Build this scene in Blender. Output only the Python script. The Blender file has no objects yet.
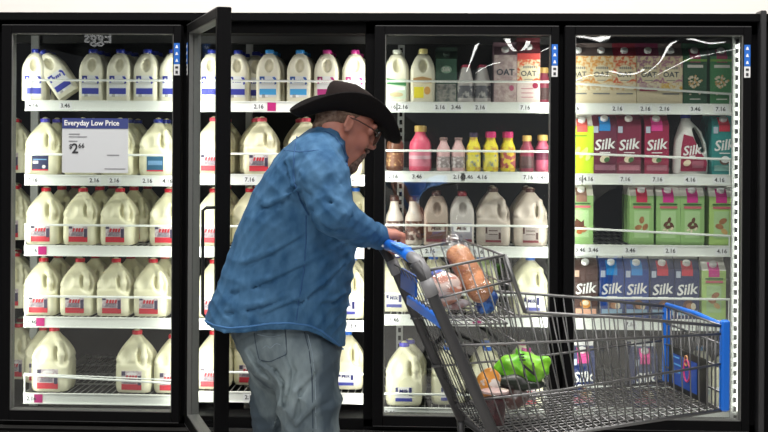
import bpy, math, random
import numpy as np
from mathutils import Matrix, Vector
random.seed(7)
S = bpy.context.scene
COL = S.collection
# ------------------------------------------------------------------ camera
YAW, RHO, FPX, DIST, EYE, HOR = 0.041, 0.0062, 1230.0, 5.0, 1.38, 137.0
fw = np.array([-math.sin(YAW), math.cos(YAW), 0.0])
r0 = np.array([math.cos(YAW), math.sin(YAW), 0.0]); u0 = np.array([0, 0, 1.0])
CR = r0*math.cos(RHO) + u0*math.sin(RHO)
CU = u0*math.cos(RHO) - r0*math.sin(RHO)
CAM = -fw*DIST + np.array([0, 0, EYE])
cd = bpy.data.cameras.new('camera'); cam = bpy.data.objects.new('camera', cd); COL.objects.link(cam)
cd.sensor_width = 36.0; cd.lens = FPX*36/768; cd.shift_y = (HOR-216)/768
cd.clip_start = .05; cd.clip_end = 200
m = Matrix.Identity(4)
for i in range(3):
    m[i][0] = CR[i]; m[i][1] = CU[i]; m[i][2] = -fw[i]; m[i][3] = CAM[i]
cam.matrix_world = m
S.camera = cam
def ray(px, py): return fw + CR*(px-384)/FPX - CU*(py-HOR)/FPX
def at(px, py, Y):                       # point of the photo on the plane y = Y
    d = ray(px, py); return CAM + d*(Y-CAM[1])/d[1]
def P(px, py, dep): return CAM + ray(px, py)*dep
# ------------------------------------------------------------------ light
S.view_settings.view_transform = 'Standard'; S.view_settings.look = 'None'
S.view_settings.gamma = 1; S.view_settings.use_curve_mapping = False
S.view_settings.exposure = 0.0
w = bpy.data.worlds.new('store_air'); S.world = w; w.use_nodes = True
w.node_tree.nodes['Background'].inputs[0].default_value = (.9, .93, 1, 1)
w.node_tree.nodes['Background'].inputs[1].default_value = .10
def area(name, loc, rot, sx, sy, power, color=(1, 1, 1), spread=180):
    l = bpy.data.lights.new(name, 'AREA'); l.shape = 'RECTANGLE'; l.size = sx; l.size_y = sy
    l.energy = power; l.color = color; l.spread = math.radians(spread)
    o = bpy.data.objects.new(name, l); COL.objects.link(o); o.location = loc; o.rotation_euler = rot
    return o
area('ceiling_lamp_light', (0.2, -1.3, 3.9), (0, 0, 0), 5, .4, 190, (1, .97, .93))
area('ceiling_lamp_light', (-1.6, -4.6, 4.2), (0, 0, 0), 5, .5, 150, (1, .97, .93))
area('ceiling_lamp_light', (1.2, -7.5, 4.2), (math.radians(20), 0, 0), 5, .6, 170, (1, .97, .93))
PITCH = .7615; X0 = -1.5615; DW = .741
BX = [X0 - .0103 + PITCH*i for i in range(5)]       # mullion centres
for i, x in enumerate(BX):                          # LED strips behind the mullions
    for s in (-1, 1):
        if (i == 0 and s < 0) or (i == 4 and s > 0): continue
        area('case_led_light', (x+s*.026, .075, 1.02), (math.radians(90), 0, math.radians(-42*s)), .03, 1.5, 2.85, (1, 1, .92), 170)
# ------------------------------------------------------------------ materials
MATS = {}
def mat(name, col, rough=.5, metal=0, emit=None, es=1, spec=.5, noise=None, bump=None, alpha=None, coat=0):
    if name in MATS: return MATS[name]
    M = bpy.data.materials.new(name); M.use_nodes = True; nt = M.node_tree; b = nt.nodes['Principled BSDF']
    b.inputs['Base Color'].default_value = (*col, 1); b.inputs['Roughness'].default_value = rough
    b.inputs['Metallic'].default_value = metal; b.inputs['Specular IOR Level'].default_value = spec
    if coat: b.inputs['Coat Weight'].default_value = coat
    if emit: b.inputs['Emission Color'].default_value = (*emit, 1); b.inputs['Emission Strength'].default_value = es
    if alpha is not None: b.inputs['Alpha'].default_value = alpha
    tc = nt.nodes.new('ShaderNodeTexCoord')
    if noise:                               # (scale, colour2, low, high, stretch)
        n = nt.nodes.new('ShaderNodeTexNoise'); n.inputs['Scale'].default_value = noise[0]; n.inputs['Detail'].default_value = 6
        mp = nt.nodes.new('ShaderNodeMapping'); mp.inputs['Scale'].default_value = noise[4] if len(noise) > 4 else (1, 1, 1)
        nt.links.new(tc.outputs['Object'], mp.inputs[0]); nt.links.new(mp.outputs[0], n.inputs['Vector'])
        r = nt.nodes.new('ShaderNodeValToRGB'); r.color_ramp.elements[0].position = noise[2]; r.color_ramp.elements[1].position = noise[3]
        r.color_ramp.elements[0].color = (*col, 1); r.color_ramp.elements[1].color = (*noise[1], 1)
        nt.links.new(n.outputs[0], r.inputs[0]); nt.links.new(r.outputs[0], b.inputs['Base Color'])
    if bump:                                # (scale, strength, distance)
        n = nt.nodes.new('ShaderNodeTexNoise'); n.inputs['Scale'].default_value = bump[0]; n.inputs['Detail'].default_value = 5
        nt.links.new(tc.outputs['Object'], n.inputs['Vector'])
        bp = nt.nodes.new('ShaderNodeBump'); bp.inputs['Strength'].default_value = bump[1]; bp.inputs['Distance'].default_value = bump[2]
        nt.links.new(n.outputs[0], bp.inputs['Height']); nt.links.new(bp.outputs[0], b.inputs['Normal'])
    MATS[name] = M; return M
def glassmat(name, refl, tint=(1, 1, 1), rough=0.0, bump=None, fres=True):
    if name in MATS: return MATS[name]
    M = bpy.data.materials.new(name); M.use_nodes = True; nt = M.node_tree; nt.nodes.clear()
    o = nt.nodes.new('ShaderNodeOutputMaterial'); mx = nt.nodes.new('ShaderNodeMixShader')
    t = nt.nodes.new('ShaderNodeBsdfTransparent'); g = nt.nodes.new('ShaderNodeBsdfGlossy')
    t.inputs[0].default_value = (*tint, 1); g.inputs['Roughness'].default_value = rough
    mx.inputs[0].default_value = refl
    nt.links.new(t.outputs[0], mx.inputs[1]); nt.links.new(g.outputs[0], mx.inputs[2]); nt.links.new(mx.outputs[0], o.inputs[0])
    if bump:
        tc = nt.nodes.new('ShaderNodeTexCoord'); n = nt.nodes.new('ShaderNodeTexNoise'); n.inputs['Scale'].default_value = bump[0]
        n.inputs['Detail'].default_value = bump[3] if len(bump) > 3 else 1
        nt.links.new(tc.outputs['Object'], n.inputs['Vector'])
        bp = nt.nodes.new('ShaderNodeBump'); bp.inputs['Strength'].default_value = bump[1]; bp.inputs['Distance'].default_value = bump[2]
        nt.links.new(n.outputs[0], bp.inputs['Height']); nt.links.new(bp.outputs[0], g.inputs['Normal'])
    MATS[name] = M; return M
white = mat('white_enamel', (.82, .84, .80), .4)
strip = mat('white_price_rail', (.83, .85, .80), .45)
black = mat('black_powder_coat', (.003, .003, .0035), .55, spec=.08)
dark = mat('dark_liner', (.02, .021, .023), .6)
gasket = mat('grey_gasket', (.10, .10, .097), .6)
alu = mat('brushed_aluminium', (.55, .56, .56), .35, .8)
chrome = mat('cart_steel', (.21, .21, .21), .33, .8)
postm = mat('cart_grey_post', (.06, .06, .063), .42, .3)
blue = mat('cart_blue_plastic', (.008, .16, .72), .35)
ink = mat('dark_ink', (.03, .03, .035), .6)
paper = mat('white_paper', (.85, .86, .86), .5)
magenta = mat('magenta_tag', (.48, .012, .17), .5)
navy = mat('navy_print', (.012, .016, .12), .45)
milk = mat('milk_plastic', (.70, .67, .46), .34, noise=(7, (.82, .79, .60), .3, .7))
creamh = mat('half_milk_plastic', (.76, .73, .58), .36)
chocm = mat('pale_chocolate_milk', (.50, .43, .37), .32)
red = mat('red_plastic', (.55, .012, .03), .35)
pinkred = mat('pink_red_plastic', (.70, .08, .13), .35)
capblue = mat('bright_blue_plastic', (.02, .14, .62), .35)
capnavy = mat('dark_blue_plastic', (.015, .03, .30), .35)
cappurple = mat('violet_plastic', (.08, .07, .50), .35)
capmag = mat('magenta_plastic', (.42, .03, .20), .35)
gold = mat('gold_plastic', (.62, .42, .12), .35)
brown = mat('brown_plastic', (.06, .022, .018), .35)
yellow = mat('yellow_plastic', (.85, .72, .02), .4)
C = lambda n, c, **k: mat(n, c, **k)
# ------------------------------------------------------------------ mesh tools
TXT = {}
def textgeo(s):
    if s in TXT: return TXT[s]
    cu = bpy.data.curves.new('t', 'FONT'); cu.body = s; cu.align_x = 'CENTER'; cu.align_y = 'CENTER'; cu.resolution_u = 2
    cu.size = 1; cu.offset = .02
    o = bpy.data.objects.new('t', cu); COL.objects.link(o)
    me = bpy.data.meshes.new_from_object(o)
    g = ([tuple(v.co) for v in me.vertices], [tuple(p.vertices) for p in me.polygons])
    bpy.data.objects.remove(o); bpy.data.meshes.remove(me); bpy.data.curves.remove(cu)
    TXT[s] = g; return g
TXT['WORD'] = ([(x0, y, 0) for a in (-1.0, -.45, .0, .5) for x0, y in ((a, -.3), (a+.34, -.3), (a+.42, .3), (a+.08, .3))], [(4*i, 4*i+1, 4*i+2, 4*i+3) for i in range(4)])
class MB:
    def __init__(s): s.v = []; s.f = []; s.m = []; s.mats = []
    def mi(s, m):
        if m not in s.mats: s.mats.append(m)
        return s.mats.index(m)
    def add(s, vs, fs, m):
        o = len(s.v); s.v += [tuple(map(float, v)) for v in vs]; k = s.mi(m)
        for f in fs: s.f.append(tuple(i+o for i in f)); s.m.append(k)
    def box(s, a, b, m, mtx=None, bev=0):
        x0, y0, z0 = a; x1, y1, z1 = b
        if bev:
            vs = []; e = bev
            for z, ins in ((z0, e), (z0+e, 0), (z1-e, 0), (z1, e)):
                X0, X1, Y0, Y1 = x0+ins, x1-ins, y0+ins, y1-ins
                vs += [(X0+e, Y0, z), (X1-e, Y0, z), (X1, Y0+e, z), (X1, Y1-e, z), (X1-e, Y1, z), (X0+e, Y1, z), (X0, Y1-e, z), (X0, Y0+e, z)]
            fs = [tuple(range(7, -1, -1)), tuple(range(24, 32))]
            for r in range(3):
                for i in range(8): fs.append((r*8+i, r*8+(i+1) % 8, r*8+8+(i+1) % 8, r*8+8+i))
        else:
            vs = [(x0, y0, z0), (x1, y0, z0), (x1, y1, z0), (x0, y1, z0), (x0, y0, z1), (x1, y0, z1), (x1, y1, z1), (x0, y1, z1)]
            fs = [(3, 2, 1, 0), (4, 5, 6, 7), (0, 1, 5, 4), (1, 2, 6, 5), (2, 3, 7, 6), (3, 0, 4, 7)]
        if mtx: vs = [tuple(mtx @ Vector(v)) for v in vs]
        s.add(vs, fs, m); return s
    def tube(s, pts, r, m, n=6, rs=None, caps=True):
        pts = [np.array(p, float) for p in pts]; vs = []; fs = []
        prev = None
        for i, p in enumerate(pts):
            t = pts[min(i+1, len(pts)-1)] - pts[max(i-1, 0)]; t = t/(np.linalg.norm(t)+1e-12)
            if prev is None:
                a = np.array([0, 0, 1.0]) if abs(t[2]) < .9 else np.array([1.0, 0, 0])
            else: a = prev
            a = a - t*(a@t); a /= np.linalg.norm(a); prev = a; b = np.cross(t, a)
            R = rs[i] if rs else r
            for k in range(n):
                q = 2*math.pi*k/n; vs.append(p + (a*math.cos(q) + b*math.sin(q))*R)
        for i in range(len(pts)-1):
            for k in range(n): fs.append((i*n+k, i*n+(k+1) % n, (i+1)*n+(k+1) % n, (i+1)*n+k))
        if caps: fs.append(tuple(range(n-1, -1, -1))); fs.append(tuple((len(pts)-1)*n+k for k in range(n)))
        s.add(vs, fs, m); return s
    def lathe(s, prof, m, n=20, c=(0, 0, 0), sq=1, mtx=None):
        vs = []; fs = []
        for r, z in prof:
            for k in range(n):
                a = 2*math.pi*k/n; vs.append((c[0]+r*math.cos(a), c[1]+r*math.sin(a)*sq, c[2]+z))
        for i in range(len(prof)-1):
            for k in range(n): fs.append((i*n+k, i*n+(k+1) % n, (i+1)*n+(k+1) % n, (i+1)*n+k))
        fs.append(tuple(range(n-1, -1, -1))); fs.append(tuple((len(prof)-1)*n+k for k in range(n)))
        if mtx: vs = [tuple(mtx @ Vector(v)) for v in vs]
        s.add(vs, fs, m); return s
    # flat print, on a plane y = Y facing -y
    def rect(s, x0, x1, z0, z1, Y, m, mtx=None):
        s.box((x0, Y, z0), (x1, Y+.0012, z1), m, mtx); return s
    def disc(s, x, z, rx, rz, Y, m, n=14, mtx=None, rot=0):
        c, q = math.cos(rot), math.sin(rot)
        vs = []
        for yy in (Y, Y+.001):
            for k in range(n):
                a = -2*math.pi*k/n; u = rx*math.cos(a); v = rz*math.sin(a); vs.append((x+u*c-v*q, yy, z+u*q+v*c))
        fs = [tuple(range(n-1, -1, -1)), tuple(range(n, 2*n))] + [(k, (k+1) % n, n+(k+1) % n, n+k) for k in range(n)]
        if mtx: vs = [tuple(mtx @ Vector(v)) for v in vs]
        s.add(vs, fs, m); return s
    def poly(s, pts, Y, m, t=.001):
        n = len(pts); vs = [(x, Y, z) for x, z in pts] + [(x, Y+t, z) for x, z in pts]
        s.add(vs, [tuple(range(n)), tuple(range(2*n-1, n-1, -1))] + [(k, n+k, n+(k+1) % n, (k+1) % n) for k in range(n)], m); return s
    def text(s, t, x, z, size, Y, m, shear=0, rot=0, mtx=None, sx=1):
        vs, fs = textgeo(t); c, q = math.cos(rot), math.sin(rot); out = []
        for a, b, _ in vs:
            a = (a+shear*b)*size*sx; b = b*size; out.append((x+a*c-b*q, Y, z+a*q+b*c))
        if mtx: out = [tuple(mtx @ Vector(v)) for v in out]
        s.add(out, fs, m); return s
    def build(s, name, parent=None, smooth=False, mtx=None):
        me = bpy.data.meshes.new(name); me.from_pydata(s.v, [], s.f); me.update()
        for M in s.mats: me.materials.append(M)
        me.polygons.foreach_set('material_index', s.m)
        if smooth: me.polygons.foreach_set('use_smooth', [True]*len(s.f))
        o = bpy.data.objects.new(name, me); COL.objects.link(o)
        if smooth == 'auto':
            me.polygons.foreach_set('use_smooth', [True]*len(s.f))
            md = o.modifiers.new('edges', 'EDGE_SPLIT'); md.split_angle = math.radians(38)
        if parent: o.parent = parent
        if mtx is not None: o.matrix_local = mtx
        return o
def empty(name, loc=(0, 0, 0), rz=0):
    o = bpy.data.objects.new(name, None); COL.objects.link(o); o.location = loc; o.rotation_euler = (0, 0, rz); o.empty_display_size = .05; return o
def tag(o, label=None, cat=None, group=None, kind=None):
    if label: o['label'] = label
    if cat: o['category'] = cat
    if group: o['group'] = group
    if kind: o['kind'] = kind
    return o
# implicit surfaces on a grid
class Field:
    def __init__(s, lo, hi, h):
        s.lo = np.array(lo, float); s.h = h; s.n = np.ceil((np.array(hi)-s.lo)/h).astype(int)+1
        s.F = np.full(s.n, 1.0, np.float32)
        s.ax = [s.lo[i]+h*np.arange(s.n[i]) for i in range(3)]
    def op(s, fn, lo, hi, k=.01, mode='u'):
        a = np.clip(np.floor((np.array(lo)-s.lo)/s.h).astype(int), 0, s.n); b = np.clip(np.ceil((np.array(hi)-s.lo)/s.h).astype(int)+1, 0, s.n)
        if (b <= a).any(): return s
        sl = tuple(slice(a[i], b[i]) for i in range(3))
        X, Y, Z = np.meshgrid(s.ax[0][sl[0]], s.ax[1][sl[1]], s.ax[2][sl[2]], indexing='ij')
        d = fn(X, Y, Z); f = s.F[sl]
        if mode == 'u':
            hh = np.clip(.5+.5*(f-d)/k, 0, 1); s.F[sl] = f*(1-hh)+d*hh - k*hh*(1-hh)
        elif mode == 's':
            hh = np.clip(.5-.5*(f+d)/k, 0, 1); s.F[sl] = f*(1-hh)-d*hh + k*hh*(1-hh)
        elif mode == 'i': s.F[sl] = np.maximum(f, d)
        elif mode == '+': s.F[sl] = f+d
        return s
    def cone(s, a, b, ra, rb, k=.02, mode='u'):
        a = np.array(a, float); b = np.array(b, float); ab = b-a; L = ab@ab+1e-9; R = max(ra, rb)+k+.02
        def fn(X, Y, Z):
            t = np.clip(((X-a[0])*ab[0]+(Y-a[1])*ab[1]+(Z-a[2])*ab[2])/L, 0, 1)
            return np.sqrt((X-a[0]-t*ab[0])**2+(Y-a[1]-t*ab[1])**2+(Z-a[2]-t*ab[2])**2) - (ra+(rb-ra)*t)
        return s.op(fn, np.minimum(a, b)-R, np.maximum(a, b)+R, k, mode)
    def ell(s, c, r, k=.02, mode='u', R=None):
        c = np.array(c, float); r = np.array(r, float); M = max(r)+k+.02; R = np.eye(3) if R is None else R
        def fn(X, Y, Z):
            q = [(X-c[0])*R[0, i]+(Y-c[1])*R[1, i]+(Z-c[2])*R[2, i] for i in range(3)]
            k0 = np.sqrt(sum((q[i]/r[i])**2 for i in range(3)))+1e-9; k1 = np.sqrt(sum((q[i]/r[i]**2)**2 for i in range(3)))+1e-9
            return k0*(k0-1)/k1
        return s.op(fn, c-M, c+M, k, mode)
    def value(s, p):
        i = (np.asarray(p)-s.lo)/s.h; j = np.floor(i).astype(int)
        if (j < 0).any() or (j >= s.n-1).any(): return 1.0
        t = i-j; v = 0
        for a in (0, 1):
            for b in (0, 1):
                for c in (0, 1):
                    v += s.F[j[0]+a, j[1]+b, j[2]+c]*(t[0] if a else 1-t[0])*(t[1] if b else 1-t[1])*(t[2] if c else 1-t[2])
        return float(v)
    def hit(s, px, py, d0, d1, lift=.002):       # first surface point seen at a pixel of the photo
        d = ray(px, py); n = np.linalg.norm(d); t = d0
        while t < d1:
            if s.value(CAM+d*t) < 0: return CAM+d*(t-lift)
            t += .0025
        return CAM+d*d1
    def mesh(s, name, m, parent=None):
        F = s.F; n = s.n; In = F < 0
        cnt = np.zeros(n-1, np.int8); offs = [(a, b, c) for a in (0, 1) for b in (0, 1) for c in (0, 1)]
        for a, b, c in offs: cnt += In[a:n[0]-1+a, b:n[1]-1+b, c:n[2]-1+c]
        idx = np.argwhere((cnt > 0) & (cnt < 8)); N = len(idx)
        V = {o: F[idx[:, 0]+o[0], idx[:, 1]+o[1], idx[:, 2]+o[2]] for o in offs}
        acc = np.zeros((N, 3)); num = np.zeros(N)
        for o in offs:
            for ax in range(3):
                if o[ax]: continue
                p = list(o); p[ax] = 1; p = tuple(p); f0 = V[o]; f1 = V[p]; cr = (f0 < 0) != (f1 < 0)
                t = np.where(cr, f0/(f0-f1+1e-20), 0); q = np.tile(np.array(o, float), (N, 1)); q[:, ax] = t
                acc += q*cr[:, None]; num += cr
        pos = s.lo+s.h*(idx+acc/num[:, None])
        vi = np.full(n-1, -1, np.int32); vi[idx[:, 0], idx[:, 1], idx[:, 2]] = np.arange(N)
        quads = []
        for ax in range(3):
            u, v = [(1, 2), (2, 0), (0, 1)][ax]
            A = [slice(None)]*3; B = [slice(None)]*3; A[ax] = slice(0, -1); B[ax] = slice(1, None)
            cr = In[tuple(A)] != In[tuple(B)]; e = np.argwhere(cr)
            e = e[(e[:, u] > 0) & (e[:, v] > 0) & (e[:, u] < n[u]-1) & (e[:, v] < n[v]-1)]
            def g(du, dv):
                q = e.copy(); q[:, u] -= du; q[:, v] -= dv; return vi[q[:, 0], q[:, 1], q[:, 2]]
            Q = np.stack([g(1, 1), g(0, 1), g(0, 0), g(1, 0)], 1); ins = In[e[:, 0], e[:, 1], e[:, 2]]
            Q[~ins] = Q[~ins][:, ::-1]; quads.append(Q)
        Q = np.concatenate(quads).astype(np.int32); Q = Q[(Q >= 0).all(1)]
        me = bpy.data.meshes.new(name); me.vertices.add(N); me.vertices.foreach_set('co', pos.astype(np.float32).ravel())
        me.loops.add(len(Q)*4); me.loops.foreach_set('vertex_index', Q.ravel()); me.polygons.add(len(Q))
        me.polygons.foreach_set('loop_start', np.arange(len(Q), dtype=np.int32)*4)
        me.polygons.foreach_set('use_smooth', np.ones(len(Q), bool)); me.update(calc_edges=True); me.validate()
        me.materials.append(m); o = bpy.data.objects.new(name, me); COL.objects.link(o)
        if parent: o.parent = parent
        return o
# ================================================================== THE STORE
floorm = mat('polished_floor', (.42, .41, .39), .25, noise=(3, (.47, .46, .44), .3, .7))
tag(MB().box((-7, -14, -.05), (7, 1.6, 0), floorm).build('floor'), kind='structure')
wallm = mat('cream_wall_paint', (.86, .82, .77), .7, noise=(4, (.88, .84, .80), .35, .65))
tag(MB().box((-7, .10, 1.882), (7, .22, 4.4), wallm).build('wall_back'), kind='structure')
# store ceiling far behind the camera, with tube lamps that the door glass mirrors
ceil = mat('ceiling_deck', (.10, .10, .10), .8)
tag(MB().box((-14, -48, 4.55), (14, -9, 4.6), ceil).build('ceiling'), kind='structure')
lampe = mat('tube_lamp_glow', (1, 1, 1), .5, emit=(1, .98, .95), es=6)
lampb = mat('lamp_housing', (.6, .6, .6), .5)
k = 0
for y in (-26, -32, -38, -44):
    for x in (-6, 1.0, 3.2, 5.6, 8.0, 10.5):
        t = empty('ceiling_lamp', (x, y, 4.35 if x < 1 or (k % 2) else 3.55), math.radians(90))
        tag(t, 'ceiling tube lamp behind the camera, seen only as a streak mirrored in door glass', 'lamp', 'mirrored ceiling lamps'); k += 1
        MB().box((-2.3, -.1, .03), (2.3, .1, .12), lampb).build('housing', t)
        MB().box((-2.25, -.10, -.02), (2.25, .10, .03), lampe).build('tube', t)
# hanging sign mirrored in the first door
sg = empty('hanging_sign', (0, 0, 0)); pm = ray(99, 38); hp = at(99, 38, 0); kk = 15/pm[1]
sg.location = (hp[0]+pm[0]*kk, -15, hp[2]+pm[2]*kk); sg.rotation_euler = (0, 0, math.pi)
tag(sg, 'hanging department sign reading Eggs, mirrored at the top of the far left door', 'sign')
MB().box((-.42, 0, -.16), (.42, .03, .16), mat('sign_blue', (.012, .016, .03), .5)).build('sign_board', sg)
MB().text('Eggs', 0, 0, .27, -.004, mat('sign_letters', (.9, .9, .9), .5, emit=(1, 1, 1), es=1.6)).build('lettering', sg)
MB().tube([(-.3, .015, .16), (-.3, .015, 1.7)], .006, alu).tube([(.3, .015, .16), (.3, .015, 1.7)], .006, alu).build('hanger', sg)

# ================================================================== THE REFRIGERATED CASE
case = empty('refrigerated_case', (0, 0, 0))
tag(case, 'long black-framed refrigerated wall case with glass doors full of milk', 'refrigerated case')
XL, XR = X0-.5, BX[4]+.9
b = MB(); b.box((XL, -.045, 1.848), (XR, .3, 1.880), black, bev=.002).box((XL, 0, 1.80), (XR, .14, 1.852), black)
b.box((XL, -.02, 1.879), (XR, .1, 1.882), mat('header_edge', (.02, .02, .022), .4)); b.build('header', case)
b = MB(); b.box((XL, .0, .16), (XR, .14, .235), black, bev=.003).box((XL, -.012, .175), (XR, 0, .188), mat('dull_black_edge', (.03, .03, .03), .4)); b.build('sill', case)
MB().box((XL, .04, 0), (XR, .12, .16), mat('kick_plate_black', (.02, .02, .02), .5)).build('kick_plate', case)
for i, x in enumerate(BX):
    MB().box((x-.03, .0, .2), (x+.03, .06, 1.86), black, bev=.003).build('mullion', case)
MB().box((XL, 1.25, .1), (XR, 1.3, 1.9), dark).build('rear_panel', case)
MB().box((XL, .14, .10), (XR, 1.25, .13), dark).build('case_floor', case)
MB().box((XL, .14, 1.86), (XR, 1.25, 1.885), dark).box((XL, .55, 1.80), (XR, .6, 1.86), mat('duct_grey', (.09, .09, .09), .5)).build('case_ceiling', case)
MB().box((XL-.03, 0, 0), (XL, 1.3, 1.885), black).build('end_panel', case)
MB().box((XR, 0, 0), (XR+.03, 1.3, 1.885), black).build('end_panel', case)
MB().box((BX[4]+.022, -.06, .05), (BX[4]+.045, .02, 1.892), mat('corner_trim_black', (.025, .025, .027), .35), bev=.003).build('corner_trim', case)
MB().box((BX[4]+.05, -.02, .2), (XR, .05, 1.835), black).build('blank_panel', case)
MB().box((XL, -.02, .2), (BX[0]-.012, .05, 1.835), black).build('blank_panel', case)
glassm = glassmat('door_glass', .06, (.96, .98, .97), 0.0)
glassw = glassmat('wavy_door_glass', .12, (.95, .97, .96), 0.0, bump=(1.7, .9, .05, 1))
Z0, Z1 = .215, 1.830
def make_door(i, ang, side, gm):
    d = MB(); T = .05; sl, sr, tp, bt = .043, .034, .035, .042
    d.box((0, 0, 0), (sl, T, Z1-Z0), black, bev=.003).box((DW-sr, 0, 0), (DW, T, Z1-Z0), black, bev=.003)
    d.box((sl, 0, 0), (DW-sr, T, bt), black).box((sl, 0, Z1-Z0-tp), (DW-sr, T, Z1-Z0), black)
    x = X0+PITCH*i
    o = d.build('door', case); o.location = (x, -.052, Z0); o.rotation_euler = (0, 0, -ang)
    g = .003
    MB().box((sl, .004, bt), (sl+g, T+.001, Z1-Z0-tp), gasket).box((DW-sr-g, .004, bt), (DW-sr, T+.001, Z1-Z0-tp), gasket).box((sl, .004, bt), (DW-sr, T+.001, bt+g), gasket).box((sl, .004, Z1-Z0-tp-g), (DW-sr, T+.001, Z1-Z0-tp), gasket).build('gasket', o)
    MB().box((sl+g, .02, bt+g), (DW-sr-g, .024, Z1-Z0-tp-g), gm).build('glass_pane', o)
    # outlined lines on frame
    MB().box((.004, -.0015, Z1-Z0-.004), (DW-.004, .001, Z1-Z0-.001), mat('frame_line', (.05, .05, .052), .35)).build('edge_trim', o)
    MB().box((.004, -.0015, .001), (DW-.004, .001, .003), MATS['frame_line']).build('edge_trim', o)
    sx = DW-.019 if side > 0 else .024
    s = MB(); w = .012; zt = Z1-Z0-.075
    s.rect(sx-w, sx+w, zt-.085, zt, -.002, mat('sticker_blue', (.01, .13, .55), .45)).rect(sx-w, sx+w, zt-.13, zt-.086, -.002, mat('sticker_white', (.75, .75, .75), .5))
    for q, z in enumerate((-.014, -.042, -.070)): s.poly([(sx-.006, zt+z-.006), (sx+.006, zt+z-.006), (sx+.002, zt+z+.006), (sx-.002, zt+z+.006)], -.0035, paper)
    s.rect(sx-.006, sx+.006, zt-.103, zt-.094, -.0035, ink).rect(sx-.005, sx+.005, zt-.124, zt-.112, -.0035, ink)
    s.build('sticker', o)
    # pull handle near the free edge
    hx = DW-.022 if ang > .1 else .02
    z0, z1 = .535, .915
    if ang > .1:
        MB().tube([(hx, 0, z0), (hx, -.03, z0), (hx-.006, -.04, z0+.01), (hx-.006, -.042, z1-.01), (hx, -.03, z1), (hx, 0, z1)], .006, mat('handle_black', (.012, .012, .012), .3), 8).build('pull_handle', o, True)
    return o
make_door(0, 0, 1, glassm); make_door(1, math.radians(70.4), -1, glassm); make_door(2, 0, 1, glassw); make_door(3, 0, 1, glassw)

# ------------------------------------------------------------------ shelves
BAY = ['far left', 'open', 'middle', 'far right']
ORD = ['first', 'second', 'third', 'fourth', 'fifth', 'sixth', 'seventh', 'eighth', 'ninth', 'tenth']
SHN = ['top', 'second', 'third', 'fourth', 'bottom']
BC = [95, 290, 466, 655]
YS = [[100.5, 175, 245.5, 317, 393.5], [101.5, 174.5, 247, 319.5, 392], [102, 171.5, 246, 315, 408], [103.5, 174, 245, 319, 408]]
SY = .13
ZS = [[at(BC[b], y, SY)[2] for y in YS[b]] for b in range(4)]
slant = {(0, 4): (.075, .045, .0), (3, 0): (.085, .04, 0), (3, 1): (.085, .062, 0), (3, 2): (.07, .04, 0)}
PINK = {(0, 2): 43, (0, 3): 41, (0, 4): 39, (1, 0): 272, (2, 3): 477}
TAGX = {0: [[25, 66], [25, 95, 115, 148, 168], [27], [27], [27]], 1: [[259], [250, 350], [350], [355], [250]],
        2: [[391, 403, 440, 456, 480, 525], [393, 417, 458, 468, 482, 528, 541], [430, 478], [394, 440], [390]],
        3: [[574, 617, 645, 664, 695, 720], [576, 588, 625, 657, 690, 719], [580, 593, 630, 670, 727], [630], [600]]}
wirem = mat('shelf_wire', (.45, .46, .45), .35, .5)
for bi in range(4):
    x0 = BX[bi]+.004; x1 = BX[bi+1]-.004
    if bi == 0: x0 += .048
    if bi == 3: x1 -= .045
    for si in range(5):
        z = ZS[bi][si]
        s = empty('wire_shelf', ((x0+x1)/2, SY, z-.045)); hx = (x1-x0)/2
        tag(s, f'white wire shelf with price rail, {SHN[si]} shelf behind the {BAY[bi]} door', 'shelf', 'wire shelves in the cooler')
        d = MB(); n = 26
        for q in range(n):
            xx = -hx+.012+q*(2*hx-.024)/(n-1); d.tube([(xx, .004, .039), (xx, .92, .039)], .0024, wirem, 4)
        for yy in (.02, .25, .48, .70, .915): d.tube([(-hx, yy, .033), (hx, yy, .033)], .0042, wirem, 5)
        for e in (-hx, hx): d.box((e-.002, .0, .01), (e+.002, .92, .045), wirem)
        d.build('wire_deck', s)
        r = MB(); r.box((-hx, -.008, .0), (hx, -.003, .044), strip).box((-hx, -.012, .0), (hx, -.003, .004), strip).box((-hx, -.011, .041), (hx, .0, .045), strip); r.build('price_rail', s)
        a, bq, _ = slant.get((bi, si), (.085, .085, 0))
        if (bi, si) in ((3, 0), (3, 1), (3, 2)): a, bq = a+.0, bq
        if (bi, si) == (2, 4): a = bq = .055
        if (bi, si) == (1, 4): a = bq = .08
        f = MB(); f.box((-.5, -.0022, -.0055), (.5, .0022, .0055), white)
        L = 2*hx; an = math.atan2(bq-a, L)
        fo = MB()
        fo.tube([(-hx, -.004, .045+a), (hx, -.004, .045+bq)], .0048, white, 6)
        for e, hh in ((-hx+.004, a), (hx-.004, bq)): fo.tube([(e, -.004, .04), (e, -.004, .045+hh)], .003, white, 5)
        if (bi, si) == (0, 4): fo.tube([(-hx, -.002, .125), (hx, -.002, .105)], .003, white, 5)
        fo.build('guard_rail', s)
        for tx in TAGX[bi][si]:
            p = at(tx, YS[bi][si]+5, SY)[0]-(x0+x1)/2
            if abs(p) > hx-.03: p = math.copysign(hx-.035, p)
            t = MB(); t.rect(p-.028, p+.028, .007, .037, -.0098, paper).text(random.choice(['2.16', '3.46', '4.16', '7.16']), p, .022, .024, -.0105, ink).build('price_tag', s)
        if (bi, si) in PINK:
            p = at(PINK[(bi, si)], YS[bi][si]+5, SY)[0]-(x0+x1)/2
            MB().rect(p-.018, p+.018, .005, .040, -.0099, magenta).build('sale_tag', s)
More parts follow.
